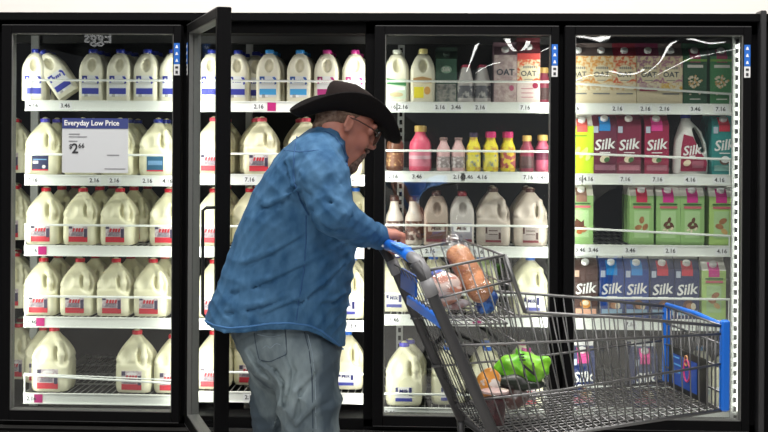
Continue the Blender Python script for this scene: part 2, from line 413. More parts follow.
# shelf uprights
def upright(px, Y, label, w=.026, slots=True, m=None):
    p = at(px, 100, Y); u = MB(); m = m or mat('upright_grey', (.5, .51, .5), .4)
    z0 = .13; u.box((-w/2, 0, z0), (w/2, .02, 1.86), m)
    if slots:
        z = z0+.03
        while z < 1.83: u.box((-.0065, -.0012, z), (.0065, .001, z+.021), black); z += .0365
    o = u.build('shelf_upright'); o.location = (p[0], Y, 0); tag(o, label, 'shelf upright', 'slotted shelf uprights'); return o
upright(34.5, .47, 'grey slotted steel upright among the milk jugs behind the far left door', .034, False)
upright(249, .62, 'grey slotted steel upright behind the milk jugs inside the open bay', .03, False)
upright(401, .62, 'grey slotted steel upright behind the coloured bottles, middle glass door', .03, True)
upright(737, .075, 'white slotted steel upright at the right edge of the far right door', .034, True, mat('upright_pale', (.36, .37, .36), .5))

# ================================================================== PRODUCTS
def gallon_mesh():
    F = Field((-.09, -.095, -.012), (.09, .09, .262), .0042)
    def body(X, Y, Z):
        t = np.clip((Z-.135)/.095, 0, 1); a = .0765-.052*t**1.55; a = np.where(Z < .03, a-.006*(1-Z/.03)**2, a)
        a = a - .0025*np.exp(-((Z-.125)/.006)**2)
        r = .03*np.ones_like(a); r = np.minimum(r, a*.9)
        qx = np.abs(X)-(a-r); qy = np.abs(Y)-(a-r)
        d = np.hypot(np.maximum(qx, 0), np.maximum(qy, 0))+np.minimum(np.maximum(qx, qy), 0)-r
        return np.maximum(d*.85, np.maximum(-Z, Z-.232))
    F.op(body, (-1, -1, -1), (1, 1, 1), .004)
    # deep grip recess at the right front with the handle standing in it
    F.ell((.052, -.060, .160), (.034, .036, .058), .012, 's')
    F.ell((-.034, -.088, .168), (.030, .030, .050), .010, 's')
    F.cone((.016, -.020, .222), (.040, -.046, .196), .012, .0125, .012)
    F.cone((.040, -.046, .196), (.048, -.058, .150), .0125, .0125, .010)
    F.cone((.048, -.058, .150), (.044, -.050, .098), .0125, .015, .014)
    F.cone((0, 0, .22), (0, 0, .243), .0205, .019, .006)
    o = F.mesh('jug', milk); return o
def half_mesh():
    F = Field((-.062, -.062, -.01), (.062, .062, .232), .0034)
    def body(X, Y, Z):
        t = np.clip((Z-.125)/.085, 0, 1); a = .0535-.030*t**2.1; b = .050-.028*t**2.1
        r = np.minimum(.018, b*.85)
        qx = np.abs(X)-(a-r); qy = np.abs(Y)-(b-r)
        d = np.hypot(np.maximum(qx, 0), np.maximum(qy, 0))+np.minimum(np.maximum(qx, qy), 0)-r
        return np.maximum(d*.85, np.maximum(-Z, Z-.208))
    F.op(body, (-1, -1, -1), (1, 1, 1), .003)
    F.ell((.004, -.052, .160), (.019, .040, .031), .006, 's')
    F.cone((0, 0, .20), (0, 0, .215), .018, .017, .004)
    return F.mesh('jug', creamh)
PROTO = {}
GJ = gallon_mesh(); HJ = half_mesh()
def capmb(r, h, z, m, x=0, y=0):
    return MB().lathe([(r*.96, z), (r, z+.002), (r, z+h-.003), (r*.9, z+h)], m, 18, (x, y, 0))
def finish(root, kids, key, desc, cat):
    PROTO[key] = (root, kids, desc, cat)
lab_w = mat('label_white', (.74, .72, .72), .5); lab_red = mat('label_red', (.55, .03, .05), .5); lab_dk = mat('label_dark', (.06, .05, .10), .5)
def gallon(key, capm, labf, desc, body=None):
    r = empty('milk_jug', (0, 0, -50)); j = bpy.data.objects.new('jug', GJ.data); COL.objects.link(j); j.parent = r
    if body:
        j.data = GJ.data.copy(); j.data.materials[0] = body
    c = capmb(.0215, .017, .238, capm).build('cap', r, 'auto')
    l = MB(); labf(l); lo = l.build('label', r)
    finish(r, [j, c, lo], key, desc, 'milk jug')
def lab_redf(l):
    Y = -.0778
    l.rect(-.044, .042, .014, .094, Y-.0001, mat('label_mauve', (.42, .34, .37), .5, noise=(90, (.66, .60, .62), .4, .6)))
    l.rect(-.044, .042, .014, .038, Y-.001, lab_red).rect(-.044, -.028, .074, .092, Y-.001, lab_dk).rect(.026, .040, .034, .074, Y-.0012, lab_dk)
    l.text('WORD', 0, .068, .026, Y-.0016, lab_red, .1).disc(.0, .080, .022, .008, Y-.0012, lab_w)
    for q in range(4): l.rect(-.034+.002*q, .020, .042+q*.005, .044+q*.005, Y-.0014, lab_dk)
def lab_navyf(l):
    Y = -.0778
    l.rect(-.036, .038, .018, .088, Y, mat('label_navy', (.015, .02, .075), .5)).rect(-.032, -.008, .050, .062, Y-.001, lab_w)
    l.rect(-.030, .03, .066, .071, Y-.001, mat('label_pale_blue', (.15, .3, .5), .5)).disc(.018, .036, .008, .008, Y-.001, lab_w).rect(-.036, .038, .018, .024, Y-.001, lab_red)
def lab_tealf(l):
    Y = -.0778
    l.rect(-.036, .038, .018, .088, Y, mat('label_steel_blue', (.03, .12, .22), .5)).rect(-.030, .034, .046, .066, Y-.001, mat('label_pale_blue', (.15, .3, .5), .5)).rect(-.036, .038, .018, .024, Y-.001, lab_red)
def lab_bluef(l):
    Y = -.0778
    l.rect(-.034, .036, .020, .080, Y, lab_w).rect(-.034, .036, .020, .034, Y-.001, mat('label_violet_blue', (.05, .06, .32), .5)).rect(-.034, -.024, .06, .078, Y-.001, navy).rect(.022, .034, .045, .078, Y-.001, navy).text('Milk', 0, .062, .022, Y-.0016, navy, .15)
def lab_chocf(l):
    Y = -.0778
    l.rect(-.034, .036, .016, .086, Y, mat('label_taupe', (.36, .31, .29), .5)).rect(-.034, .036, .016, .026, Y-.001, mat('label_wine', (.16, .02, .03), .5)).rect(-.034, -.026, .055, .084, Y-.001, brown).rect(.024, .034, .03, .06, Y-.001, brown).rect(-.02, .02, .066, .070, Y-.001, brown).rect(-.02, .02, .050, .053, Y-.001, brown)
gallon('g_red', red, lab_redf, 'red-capped gallon milk jug')
gallon('g_navy', cappurple, lab_navyf, 'violet-capped gallon jug, navy label,')
gallon('g_teal', capnavy, lab_tealf, 'gallon milk jug with steel-blue label,')
gallon('g_pink', pinkred, lab_redf, 'pink-capped gallon milk jug')
gallon('g_blue', capblue, lab_bluef, 'blue-capped gallon milk jug')
gallon('g_violet', cappurple, lab_bluef, 'violet-capped gallon milk jug')
gallon('g_mag', capmag, lab_redf, 'magenta-capped gallon milk jug')
gallon('g_choc', brown, lab_chocf, 'brown-capped gallon chocolate milk jug', chocm)
def half(key, capm, A, B, desc, body=None, ch=.017, style=0):
    r = empty('half_gallon_jug', (0, 0, -50)); j = bpy.data.objects.new('jug', HJ.data); COL.objects.link(j); j.parent = r
    if body: j.data = HJ.data.copy(); j.data.materials[0] = body
    c = capmb(.0195, ch, .213, capm).build('cap', r, 'auto')
    l = MB(); Y = -.0512
    if style == 0:
        l.rect(-.038, .038, .020, .112, Y, mat('label_offwhite', (.72, .73, .72), .5))
        l.rect(-.036, .037, .030, .056, Y-.001, A).rect(-.036, .002, .020, .030, Y-.001, paper).text('||||', -.018, .026, .014, Y-.0016, ink)
        # hooked P-like mark at the left and curl at the right
        l.rect(-.036, -.028, .080, .110, Y-.0012, B).rect(-.036, -.014, .102, .110, Y-.0012, B).rect(-.020, -.014, .092, .110, Y-.0012, B).rect(-.034, -.014, .090, .094, Y-.0012, B)
        l.poly([(.02, .108), (.032, .108), (.038, .098), (.038, .078), (.03, .074), (.03, .094), (.024, .1)], Y-.0012, B)
        l.text('WORD', .004, .090, .020, Y-.0016, B, .2)
    elif style == 1:
        l.rect(-.042, .042, .014, .100, Y, mat('label_pale_green', (.55, .66, .5), .5)).poly([(-.042, .078), (.042, .070), (.042, .088), (-.042, .104)], Y-.001, A).rect(-.034, .036, .052, .066, Y-.001, B).disc(0, .032, .03, .010, Y-.001, mat('label_tan', (.55, .45, .25), .5))
    elif style == 2:
        l.rect(-.042, .042, .014, .112, Y, mat('label_cream', (.78, .72, .52), .5)).poly([(-.04, .104), (.0, .112), (.04, .102), (.04, .082), (-.04, .084)], Y-.001, mat('label_ochre', (.42, .24, .08), .5)).rect(-.036, .006, .018, .066, Y-.001, B).disc(.022, .05, .014, .018, Y-.001, mat('label_orange', (.7, .35, .08), .5))
    else:
        l.rect(-.044, .044, .016, .098, Y, A).rect(-.036, .036, .06, .085, Y-.001, B).rect(-.044, .044, .016, .028, Y-.001, mat('label_wine', (.16, .02, .03), .5)).text('Milk', 0, .075, .026, Y-.0016, brown, .2)
    lo = l.build('label', r); finish(r, [j, c, lo], key, desc, 'milk jug')
hb = mat('h_blue', (.03, .04, .35), .5); half('h_navy', capnavy, hb, hb, 'slim half-gallon milk jug, dark-blue cap,')
hs = mat('h_sky', (.06, .38, .75), .5); half('h_blue', mat('sky_cap', (.03, .25, .60), .35), hs, mat('h_mid', (.04, .12, .4), .5), 'slim half-gallon milk jug, light-blue cap,')
hm = mat('h_mag', (.45, .03, .2), .5); half('h_mag', capmag, hm, hm, 'slim half-gallon milk jug, magenta cap,')
half('h_green', mat('pale_cap', (.6, .62, .55), .4), mat('h_green', (.04, .22, .07), .5), paper, 'white jug with green label', None, .017, 1)
half('h_yell', mat('pale_gold_cap', (.72, .62, .25), .4), yellow, yellow, 'white jug with yellow label and cap', None, .022, 2)
half('h_choc', brown, mat('choc_label', (.12, .05, .035), .5), chocm, 'half-gallon chocolate milk jug, brown cap,', mat('choc_jug', (.42, .33, .27), .35), .017, 3)
half('h_lilac', mat('dark_red_cap', (.2, .01, .02), .35), mat('lilac_label', (.35, .33, .38), .5), paper, 'half-gallon grey-beige milk jug, dark red cap,', mat('grey_jug', (.50, .46, .43), .35), .017, 3)
# gable-top cartons
def leaf(l, x, z, s, col, rot=0): l.disc(x, z, s, s*.6, -.0505, col, 12, rot=rot)
almond = mat('almond_brown', (.33, .13, .05), .5, noise=(60, (.45, .2, .08), .4, .6)); cream = mat('nut_cream', (.80, .70, .50), .5)
almdk = mat('almond_dark', (.12, .04, .02), .5)
def carton(key, base, gable, flag, spout, art, desc, w=.048, h=.198, cat='carton', fin=None, gh=.038):
    r = empty('drink_carton', (0, 0, -50)); d = w; b = MB()
    b.add([(-w, -d, 0), (w, -d, 0), (w, d, 0), (-w, d, 0), (-w, -d, h), (w, -d, h), (w, d, h), (-w, d, h)], [(3, 2, 1, 0), (0, 1, 5, 4), (1, 2, 6, 5), (2, 3, 7, 6), (3, 0, 4, 7)], base)
    g = h+gh; b.add([(-w, -d, h), (w, -d, h), (w, d, h), (-w, d, h), (-w, -.003, g), (w, -.003, g), (w, .003, g), (-w, .003, g)], [(0, 1, 5, 4), (2, 3, 7, 6), (1, 2, 6, 5), (3, 0, 4, 7), (4, 5, 6, 7)], gable)
    b.box((-w, -.003, g-.002), (w, .003, g+.018), fin or gable)
    bo = b.build('carton_body', r)
    # slope frame for the flag and spout
    sl = math.atan2(gh, d); M = Matrix.Translation((0, -d/2, h+gh/2)) @ Matrix.Rotation(-(math.pi/2-sl), 4, 'X'); L = math.hypot(gh, d)
    c = MB(); c.lathe([(.0155, 0), (.0155, .011), (.013, .014)], spout, 16, mtx=Matrix.Translation((0, -d/2, h+gh/2)) @ Matrix.Rotation(sl, 4, 'X')); co = c.build('spout_cap', r, 'auto')
    l = MB()
    if flag: l.box((-.022, -.0015, -L/2), (.022, .001, L/2), flag, M).rect(-.022, .022, h-.026, h, -d-.0018, flag)
    art(l, -d-.0016, h); lo = l.build('print', r)
    finish(r, [bo, co, lo], key, desc, cat)
silkw = mat('print_white', (.85, .85, .83), .5)
def silk_art(pic, panel=None, pale=None):
    def f(l, Y, h):
        l.text('Silk', 0, .116, .058, Y-.001, silkw, .25, .12)
        l.rect(-.020, .022, .083, .087, Y-.001, silkw)
        l.rect(-.044, -.026, h-.034, h-.008, Y-.0012, pale or mat('small_pale', (.45, .5, .6), .5))
        if pic == 'alm':
            l.disc(.004, .056, .021, .018, Y-.001, almdk, rot=.4).disc(.010, .050, .015, .013, Y-.002, almond, rot=-.5).disc(.024, .050, .010, .014, Y-.003, cream)
        elif pic == 'oat': l.disc(0, .056, .022, .018, Y-.001, mat('amber', (.65, .28, .05), .5)).disc(0, .060, .013, .010, Y-.002, cream)
        elif pic == 'soy':
            l.disc(.0, .060, .020, .015, Y-.001, cream, rot=.4).disc(.008, .056, .012, .009, Y-.002, mat('leaf_green', (.06, .16, .05), .5), rot=.6)
        elif pic == 'coco': l.disc(.0, .056, .020, .018, Y-.001, mat('coco_shell', (.10, .04, .02), .5)).disc(.003, .060, .017, .014, Y-.002, paper)
        if panel: l.rect(-.040, .042, .014, .036, Y-.001, panel)
    return f
maroon = mat('maroon_board', (.20, .015, .05), .45); wine = mat('wine_board', (.14, .02, .05), .45); crim = mat('crimson_board', (.32, .012, .06), .45)
navyb = mat('navy_board', (.008, .022, .11), .45); blueb = mat('blue_board', (.01, .05, .26), .45); tealb = mat('teal_board', (.02, .25, .24), .45)
brnb = mat('brown_board', (.07, .035, .03), .45)
fbl = mat('flag_blue', (.02, .25, .65), .45); fpk = mat('flag_pink', (.75, .05, .30), .45); frd = mat('flag_red', (.6, .03, .06), .45)
carton('s_wineblue', wine, wine, fbl, silkw, silk_art('soy', mat('panel_mauve', (.3, .12, .17), .5)), 'dark wine carton with blue flag', fin=mat('fin_pale', (.6, .5, .55), .5))
carton('s_maroon', maroon, maroon, None, silkw, silk_art('soy', mat('panel_rose', (.42, .12, .18), .5)), 'maroon drink carton', fin=MATS['fin_pale'])
carton('s_crimson', crim, crim, fpk, silkw, silk_art('soy', MATS['panel_rose']), 'crimson carton with pink flag', fin=silkw)
carton('s_teal', tealb, tealb, frd, silkw, silk_art('coco', mat('panel_teal', (.25, .5, .45), .5)), 'teal carton with red flag', fin=silkw)
carton('s_brown', brnb, brnb, None, silkw, silk_art('oat', mat('panel_peach', (.72, .38, .25), .5), mat('peach', (.6, .4, .3), .5)), 'dark brown drink carton', fin=silkw)
carton('s_blue', blueb, blueb, fbl, silkw, silk_art('alm', mat('panel_blue', (.25, .4, .55), .5)), 'deep-blue carton with light-blue flag', fin=silkw)
carton('s_navy', navyb, navyb, frd, silkw, silk_art('alm', MATS['panel_blue']), 'navy carton with red flag', fin=silkw)
carton('s_navypink', navyb, navyb, fpk, silkw, silk_art('alm', MATS['panel_rose']), 'navy carton with pink flag', fin=silkw)
def nut_art(kind, bar=None):
    def f(l, Y, h):
        l.rect(-.036, .036, h-.036, h-.030, Y-.001, mat('deep_green_print', (.03, .14, .03), .5)).rect(-.034, .036, h-.050, h-.041, Y-.001, bar or mat('bar_salmon', (.6, .12, .15), .5))
        l.rect(-.030, .030, .028, h-.060, Y, mat('pale_green_panel', (.42, .62, .30), .5))
        if kind == 0:
            for x, z, q in ((0, .100, 1.4), (-.014, .070, .3), (.014, .072, 1.0)): l.disc(x, z, .015, .010, Y-.001, almond, rot=q)
        elif kind == 1:
            for x, z, q in ((.004, .100, 1.3), (-.010, .084, .9), (.014, .080, 2.1), (0, .072, .2)): l.disc(x, z, .013, .007, Y-.001, almdk, rot=q)
            for x, z, q in ((-.016, .062, .5), (-.004, .056, 1.5), (.014, .066, 1)): l.disc(x, z, .008, .004, Y-.002, cream, rot=q)
        elif kind == 2:
            for x, z, q in ((.006, .098, .5), (-.008, .076, -.3)): l.disc(x, z, .017, .011, Y-.001, almond, rot=q)
            l.disc(.012, .056, .015, .010, Y-.002, mat('nut_tan', (.65, .4, .15), .5), rot=-.7)
        else:
            l.poly([(-.04, .06), (-.02, .105), (0, .09), (.01, .1), (.012, .06)], Y-.001, almdk).disc(.010, .060, .015, .012, Y-.002, almond, rot=.5).disc(-.008, .050, .012, .010, Y-.003, mat('nut_rust', (.4, .12, .03), .5))
    return f
lg = mat('light_green_board', (.30, .50, .18), .45); lg2 = mat('bright_green_board', (.42, .62, .18), .45); offw = mat('offwhite_board', (.75, .73, .66), .45)
carton('n_brown', lg, offw, mat('flag_brown', (.25, .12, .08), .5), silkw, nut_art(3), 'light green carton with brown flag')
carton('n_red', lg, offw, mat('flag_crimson', (.6, .02, .08), .5), silkw, nut_art(0), 'light green carton with crimson flag')
carton('n_mag', lg, offw, mat('flag_mag', (.62, .02, .25), .5), silkw, nut_art(1), 'light green carton with magenta flag')
carton('n_tan', lg2, offw, MATS['flag_mag'], silkw, nut_art(2), 'bright green carton with three almonds')
lime = mat('lime_board', (.55, .75, .02), .45)
def lime_art(l, Y, h):
    for i, (x, z) in enumerate(((-.018, .095), (.0, .080), (.014, .092), (.026, .070))): l.disc(x, z, .019, .009, Y-.001-.0005*i, mat('lime_pale', (.72, .85, .25), .5), rot=1.1)
    l.rect(-.03, .02, .155, .158, Y-.001, MATS['deep_green_print'])
carton('lime', lime, offw, mat('flag_coral', (.75, .12, .10), .5), silkw, lime_art, 'lime-yellow carton with coral flag')
def oat_art(c1, c2, red=False):
    sp = mat('flakes_%d%d' % (c1[0]*100, c1[2]*100), (.78, .66, .42), .5, noise=(85, c1, .44, .56)); sp2 = mat('flakesb_%d%d' % (c2[0]*100, c2[2]*100), (.80, .72, .52), .5, noise=(70, c2, .46, .6))
    def f(l, Y, h):
        l.rect(-.047, .047, .085, h-.001, Y-.0002, sp).rect(-.047, .047, .055, .085, Y-.0002, sp2)
        l.disc(0, .125, .036, .036, Y-.0012, mat('oat_cream', (.78, .68, .46), .5), 18)
        l.disc(0, .125, .0355, .0355, Y-.0014, MATS['oat_cream'], 18).text('OAT', 0, .120, .031, Y-.002, mat('oat_ink', (.04, .05, .07), .5)).text('PLANET', 0, .148, .014, Y-.002, mat('oat_grey', (.2, .2, .2), .5))
        l.rect(-.018, .018, .095, .098, Y-.002, MATS['oat_grey'])
        if red: l.rect(-.038, .038, .052, .062, Y-.002, crim)
        else: l.rect(-.034, .034, .038, .044, Y-.001, MATS['oat_grey'])
    return f
oatb = mat('oat_board', (.72, .62, .42), .5); gb = mat('gable_taupe', (.20, .15, .14), .5); gr = mat('gable_red', (.35, .01, .04), .5); gm_ = mat('gable_plum', (.28, .01, .08), .5)
# the small line above OAT is unreadable in the photo: short bars instead of words
TXT['PLANET'] = ([(x0+i*.62-1.6, y, 0) for i in range(6) for x0, y in ((0, -.35), (.42, -.35), (.42, .35), (0, .35))], [(4*i, 4*i+1, 4*i+2, 4*i+3) for i in range(6)])
carton('oat_plain', oatb, gb, None, paper, oat_art((.68, .30, .06), (.6, .42, .2)), 'oat carton with taupe gable')
carton('oat_red', oatb, gr, None, paper, oat_art((.70, .12, .04), (.65, .35, .15)), 'oat carton with red gable')
carton('oat_plum', oatb, gm_, None, paper, oat_art((.40, .18, .28), (.5, .3, .35), True), 'oat carton with plum gable')
carton('oat_lilac', oatb, gb, None, paper, oat_art((.48, .22, .30), (.75, .45, .06)), 'oat carton with lilac flakes')
mat('pale_pink_board', (.74, .62, .58), .5)
def red_oat_art(l, Y, h):
    oat_art((.70, .14, .04), (.7, .66, .6))(l, Y, h)
    l.rect(-.047, .047, h-.026, h, Y-.002, mat('oat_red_band', (.62, .06, .05), .5)).rect(-.047, .047, 0, .082, Y-.002, mat('pale_pink_board', (.74, .62, .58), .5)).disc(.028, .070, .012, .012, Y-.004, crim)
    for q in range(3): l.rect(-.03, .02, .02+q*.018, .024+q*.018, Y-.0035, mat('rose_lines', (.55, .25, .3), .5))
carton('oat_big', MATS['pale_pink_board'], mat('gable_wine', (.16, .02, .03), .5), None, paper, red_oat_art, 'tall red-banded oat carton', h=.205, gh=.05)
def pale_oat(l, Y, h):
    l.rect(-.046, .046, .0, h, Y, mat('washed_pink', (.42, .30, .30), .5, noise=(50, (.62, .50, .46), .4, .6))).text('OAT', 0, .125, .036, Y-.002, MATS['oat_ink']).disc(.026, .06, .010, .012, Y-.002, mat('rose_dot', (.5, .1, .2), .5))
carton('oat_pale', mat('rose_board', (.4, .28, .3), .5), mat('gable_rose', (.35, .2, .25), .5), None, paper, pale_oat, 'faded pink oat carton')
gdk = mat('green_dark_board', (.012, .10, .035), .45); gmid = mat('green_mid', (.04, .24, .07), .45)
def cash_art(l, Y, h):
    random.seed(3)
    l.rect(-.048, .048, h-.022, h-.012, Y-.0005, mat('green_line', (.2, .45, .05), .5)).rect(-.032, .032, .150, .162, Y-.001, offw)
    for i in range(26):
        a = random.uniform(0, 6.28); q = random.random()**.5*.027; l.disc(q*math.cos(a), .095+q*math.sin(a), .0065, .0045, Y-.001-.00005*i, cream if i % 3 else mat('nut_tan', (.65, .4, .15), .5), 8, rot=a)
    for x, z in ((-.02, .04), (.018, .042)): l.disc(x, z, .005, .003, Y-.001, cream, 8)
    l.rect(-.022, .022, .018, .022, Y-.001, offw)
carton('cash', gdk, mat('gable_green', (.02, .12, .05), .5), mat('flag_wine', (.4, .03, .1), .5), silkw, cash_art, 'dark green cashew carton')
carton('cash2', gmid, mat('gable_green', (.02, .12, .05), .5), MATS['flag_wine'], silkw, cash_art, 'bright green cashew carton')
def grn_art(l, Y, h):
    l.disc(0, .150, .026, .018, Y-.001, mat('green_oval', (.25, .42, .3), .5), 16).text('Silk', 0, .150, .028, Y-.0025, offw, .2); l.rect(-.045, .045, .0, .085, Y-.001, mat('grey_floral', (.42, .40, .36), .5, noise=(60, (.2, .22, .2), .45, .6)))
carton('greencart', mat('forest_board', (.03, .10, .06), .5), mat('forest_gable', (.04, .08, .055), .5), None, mat('forest_cap', (.05, .08, .06), .5), grn_art, 'forest green carton with oval emblem')
# bottles
def bottle(key, prof, body, capm, capd, labels, desc, n=20):
    r = empty('drink_bottle', (0, 0, -50)); bo = MB().lathe(prof, body, n).build('bottle_body', r, True)
    cz, cr, ch = capd; c = MB().lathe([(cr, cz), (cr, cz+ch-.003), (cr*.85, cz+ch)], capm, 16).build('cap', r, 'auto')
    l = MB(); [l.lathe([(rr, z0), (rr, z1)], mm, n) for rr, z0, z1, mm in labels]; lo = l.build('label', r, 'auto')
    finish(r, [bo, c, lo], key, desc, 'bottle')
pf = lambda R, H, neck=.017, sh=.62: [(R*.9, 0), (R, .006), (R, H*.3), (R*.97, H*.45), (R, H*sh), (R*.93, H*(sh+.09)), (R*.62, H*(sh+.22)), (neck, H*.93), (neck, H)]
pinkb = mat('strawberry_plastic', (.72, .10, .18), .3); palep = mat('pale_pink_plastic', (.66, .42, .42), .35); yb = mat('yellow_sleeve', (.80, .68, .03), .4, noise=(35, (.55, .30, .05), .52, .62))
choc = mat('choc_drink', (.14, .055, .03), .3); chl = mat('choc_pale', (.52, .42, .36), .4)
bottle('b_choc', pf(.036, .165, .016), choc, gold, (.16, .019, .02), [(.0368, .02, .075, mat('choc_lab', (.20, .08, .04), .5, noise=(60, (.45, .28, .12), .55, .6)))], 'brown chocolate bottle with gold cap')
bottle('b_pink', pf(.045, .170, .02), pinkb, gold, (.165, .0235, .026), [(.0458, .02, .085, mat('pink_lab', (.66, .20, .28), .5)), (.0464, .05, .065, mat('pale_lab', (.70, .45, .5), .5))], 'round strawberry-pink bottle with gold cap')
bottle('b_pale', pf(.029, .135, .014), palep, mat('taupe_cap', (.25, .16, .15), .4), (.13, .017, .012), [(.0296, .015, .062, mat('pale_lab2', (.30, .25, .25), .5, noise=(70, (.65, .6, .6), .5, .56)))], 'small pale pink drink bottle')
bottle('b_yell', pf(.030, .150, .016), yb, mat('dark_cap', (.06, .04, .09), .4), (.143, .018, .02), [(.0306, .02, .07, mat('yell_lab', (.75, .66, .10), .5, noise=(50, (.25, .3, .3), .52, .6)))], 'yellow bottle with dark cap')
bottle('b_yellp', pf(.031, .150, .017), yb, mat('pink_cap', (.68, .03, .18), .4), (.142, .021, .026), [(.0316, .02, .07, MATS['yell_lab'])], 'yellow bottle with pink cap')
bottle('b_yellr', pf(.029, .148, .017), yb, mat('pink_cap', (.68, .03, .18), .4), (.142, .020, .026), [(.0296, .015, .085, mat('red_yell', (.45, .08, .10), .5, noise=(45, (.8, .6, .05), .5, .56)))], 'yellow and red bottle with pink cap')
bottle('b_gold', pf(.030, .135, .016), mat('wine_plastic', (.30, .04, .08), .35), gold, (.128, .019, .024), [(.0306, .015, .065, mat('brown_lab', (.10, .05, .05), .5))], 'small dark rose bottle with gold cap')
bottle('b_gold2', pf(.032, .138, .016), mat('rose_plastic', (.55, .10, .18), .35), gold, (.131, .020, .024), [(.0326, .05, .095, wine)], 'rose-red bottle with gold cap')
bottle('b_shake', pf(.036, .185, .018, .55), mat('shake_plastic', (.62, .54, .48), .35), brown, (.182, .0195, .020), [(.0367, .02, .10, mat('shake_lab', (.10, .04, .03), .5, noise=(40, (.5, .4, .35), .52, .6)))], 'chocolate shake bottle with brown cap')
bottle('b_creamer', [(.034, 0), (.036, .006), (.036, .07), (.033, .085), (.022, .13), (.017, .147), (.017, .15)], mat('creamer_plastic', (.62, .58, .56), .35), mat('red_small_cap', (.55, .06, .12), .4), (.147, .0175, .012), [(.0366, .018, .07, mat('creamer_lab', (.12, .12, .14), .5, noise=(45, (.55, .53, .5), .5, .6)))], 'grey tapered creamer bottle with red cap')
# big white jug with loop handle and maroon label
def silkjug():
    F = Field((-.085, -.055, -.01), (.085, .055, .25), .0036)
    def body(X, Y, Z):
        xl = np.interp(Z, [0, .02, .14, .19, .215, .24], [-.066, -.070, -.062, -.045, -.036, -.034]); xr = np.interp(Z, [0, .02, .06, .12, .17, .205, .215, .24], [.070, .074, .072, .066, .046, .012, .002, .002])
        c = (xl+xr)/2; a = (xr-xl)/2; q = np.sqrt(((X-c)/a)**2+(np.abs(Y)/np.minimum(.046, a*1.3))**2)
        return np.maximum((q-1)*.04, np.maximum(-Z, Z-.225))
    F.op(body, (-1, -1, -1), (1, 1, 1), .004)
    F.cone((.036, -.2, .13), (.014, -.2, .175), .013, .012, .003); 
    def hole(X, Y, Z):
        a = np.array([.048, .095]); b_ = np.array([.012, .178]); ab = b_-a; t = np.clip(((X-a[0])*ab[0]+(Z-a[1])*ab[1])/(ab@ab), 0, 1)
        return np.hypot(X-a[0]-t*ab[0], Z-a[1]-t*ab[1])-(.011+.004*np.sin(t*3.14))
    F.op(hole, (-1, -1, 0), (1, 1, 1), .008, 's')
    j = F.mesh('jug', mat('white_jug_plastic', (.80, .79, .75), .35)); r = empty('milk_jug', (0, 0, -50)); j.parent = r
    c = capmb(.021, .024, .224, capnavy, -.017).build('cap', r, 'auto')
    l = MB(); l.poly([(-.046, .012), (.056, .012), (.060, .05), (.026, .100), (.004, .150), (-.034, .160), (-.044, .10)], -.048, crim)
    l.text('Silk', .0, .095, .052, -.0495, silkw, .25, .12).rect(-.012, .012, .070, .075, -.0495, silkw).rect(.0, .045, .025, .055, -.0495, MATS['panel_rose']).disc(-.02, .045, .016, .012, -.0495, cream, rot=.5)
    lo = l.build('label', r); finish(r, [j, c, lo], 'silkjug', 'white jug with loop handle, maroon label,', 'milk jug')
silkjug()
bpy.data.objects.remove(GJ); bpy.data.objects.remove(HJ)

used = set()

def place(key, X, Y, Z, label, group, rz=0, rx=0, ry=0, sc=1):
    root, kids, desc, cat = PROTO[key]
    if key in used:
        r = root.copy(); COL.objects.link(r)
        for kk in kids:
            c = kk.copy(); COL.objects.link(c); c.parent = r
    else: used.add(key); r = root
    r.location = (X, Y, Z); r.rotation_euler = (rx, ry, rz); r.scale = (sc, sc, sc)
    tag(r, label, cat, group); return r
DEPTHS = {'g': .160, 'h': .108, 's': .106, 'n': .106, 'o': .106, 'c': .106, 'l': .106, 'b': .085}
SC = {'g': .935, 'h': .96, 's': 1.035, 'n': 1.02}
def row(bi, si, items, back=2, noback=()):
    z = ZS[bi][si]-.0005; grp = f'drinks on the {SHN[si]} shelf behind the {BAY[bi]} door'
    for n, it in enumerate(items):
        key, px = it[0], it[1]; opt = it[2] if len(it) > 2 else {}
        hd = {'g': .077, 'h': .052, 'b': .040}.get(key[0], .05)
        Y = SY+.018+hd+opt.get('dy', 0); p = at(px, YS[bi][si]-20, Y)
        d = PROTO[key][2]
        place(key, p[0], Y, z + (opt.get('dz', 0)), f'{d} {ORD[n]} from left on {SHN[si]} shelf, {BAY[bi]} door'.replace(',,', ','), grp, opt.get('rz', random.uniform(-.05, .05)), 0, opt.get('ry', 0), opt.get('sc', SC.get(key[0], 1)))
        nb = opt.get('back', back)
        for q in range(1, nb+1):
            st = DEPTHS[key[0]]; off = random.uniform(-.006, .006)
            bk = opt.get('bkey', key)
            place(bk, p[0]+off+opt.get('bx', 0)*q, Y+opt.get('bd', 0)+st*q+.012, z, f"{PROTO[bk][2].split(' with ')[0].split(',')[0]} {ORD[q]} deep in {ORD[n]} column, {SHN[si]} shelf, {BAY[bi]} door", grp, random.uniform(-.06, .06), sc=SC.get(bk[0], 1))
# ---- far left bay
row(0, 0, [('h_navy', 36, {'bx': .0}), ('h_navy', 71, {'ry': -.60, 'dz': .029, 'back': 0, 'dy': .01}), ('h_navy', 93), ('h_navy', 120.5), ('h_navy', 147.5), ('h_navy', 173)])
row(0, 1, [('g_navy', 45), ('g_teal', 83), ('g_teal', 120), ('g_teal', 158)])
row(0, 2, [('g_red', 46, {'bx': .015}), ('g_red', 83, {'bx': .02}), ('g_red', 120, {'bx': .02}), ('g_red', 169, {'bx': -.02})])
row(0, 3, [('g_red', 43.5, {'bx': .015}), ('g_red', 80, {'bx': .015}), ('g_red', 116, {'bx': .015}), ('g_red', 153, {'bx': .015})])
row(0, 4, [('g_red', 54, {'back': 1, 'bx': -.10, 'sc': 1.04}), ('g_red', 137, {'back': 0, 'sc': 1.0}), ('g_red', 173, {'back': 1, 'bx': .0})])
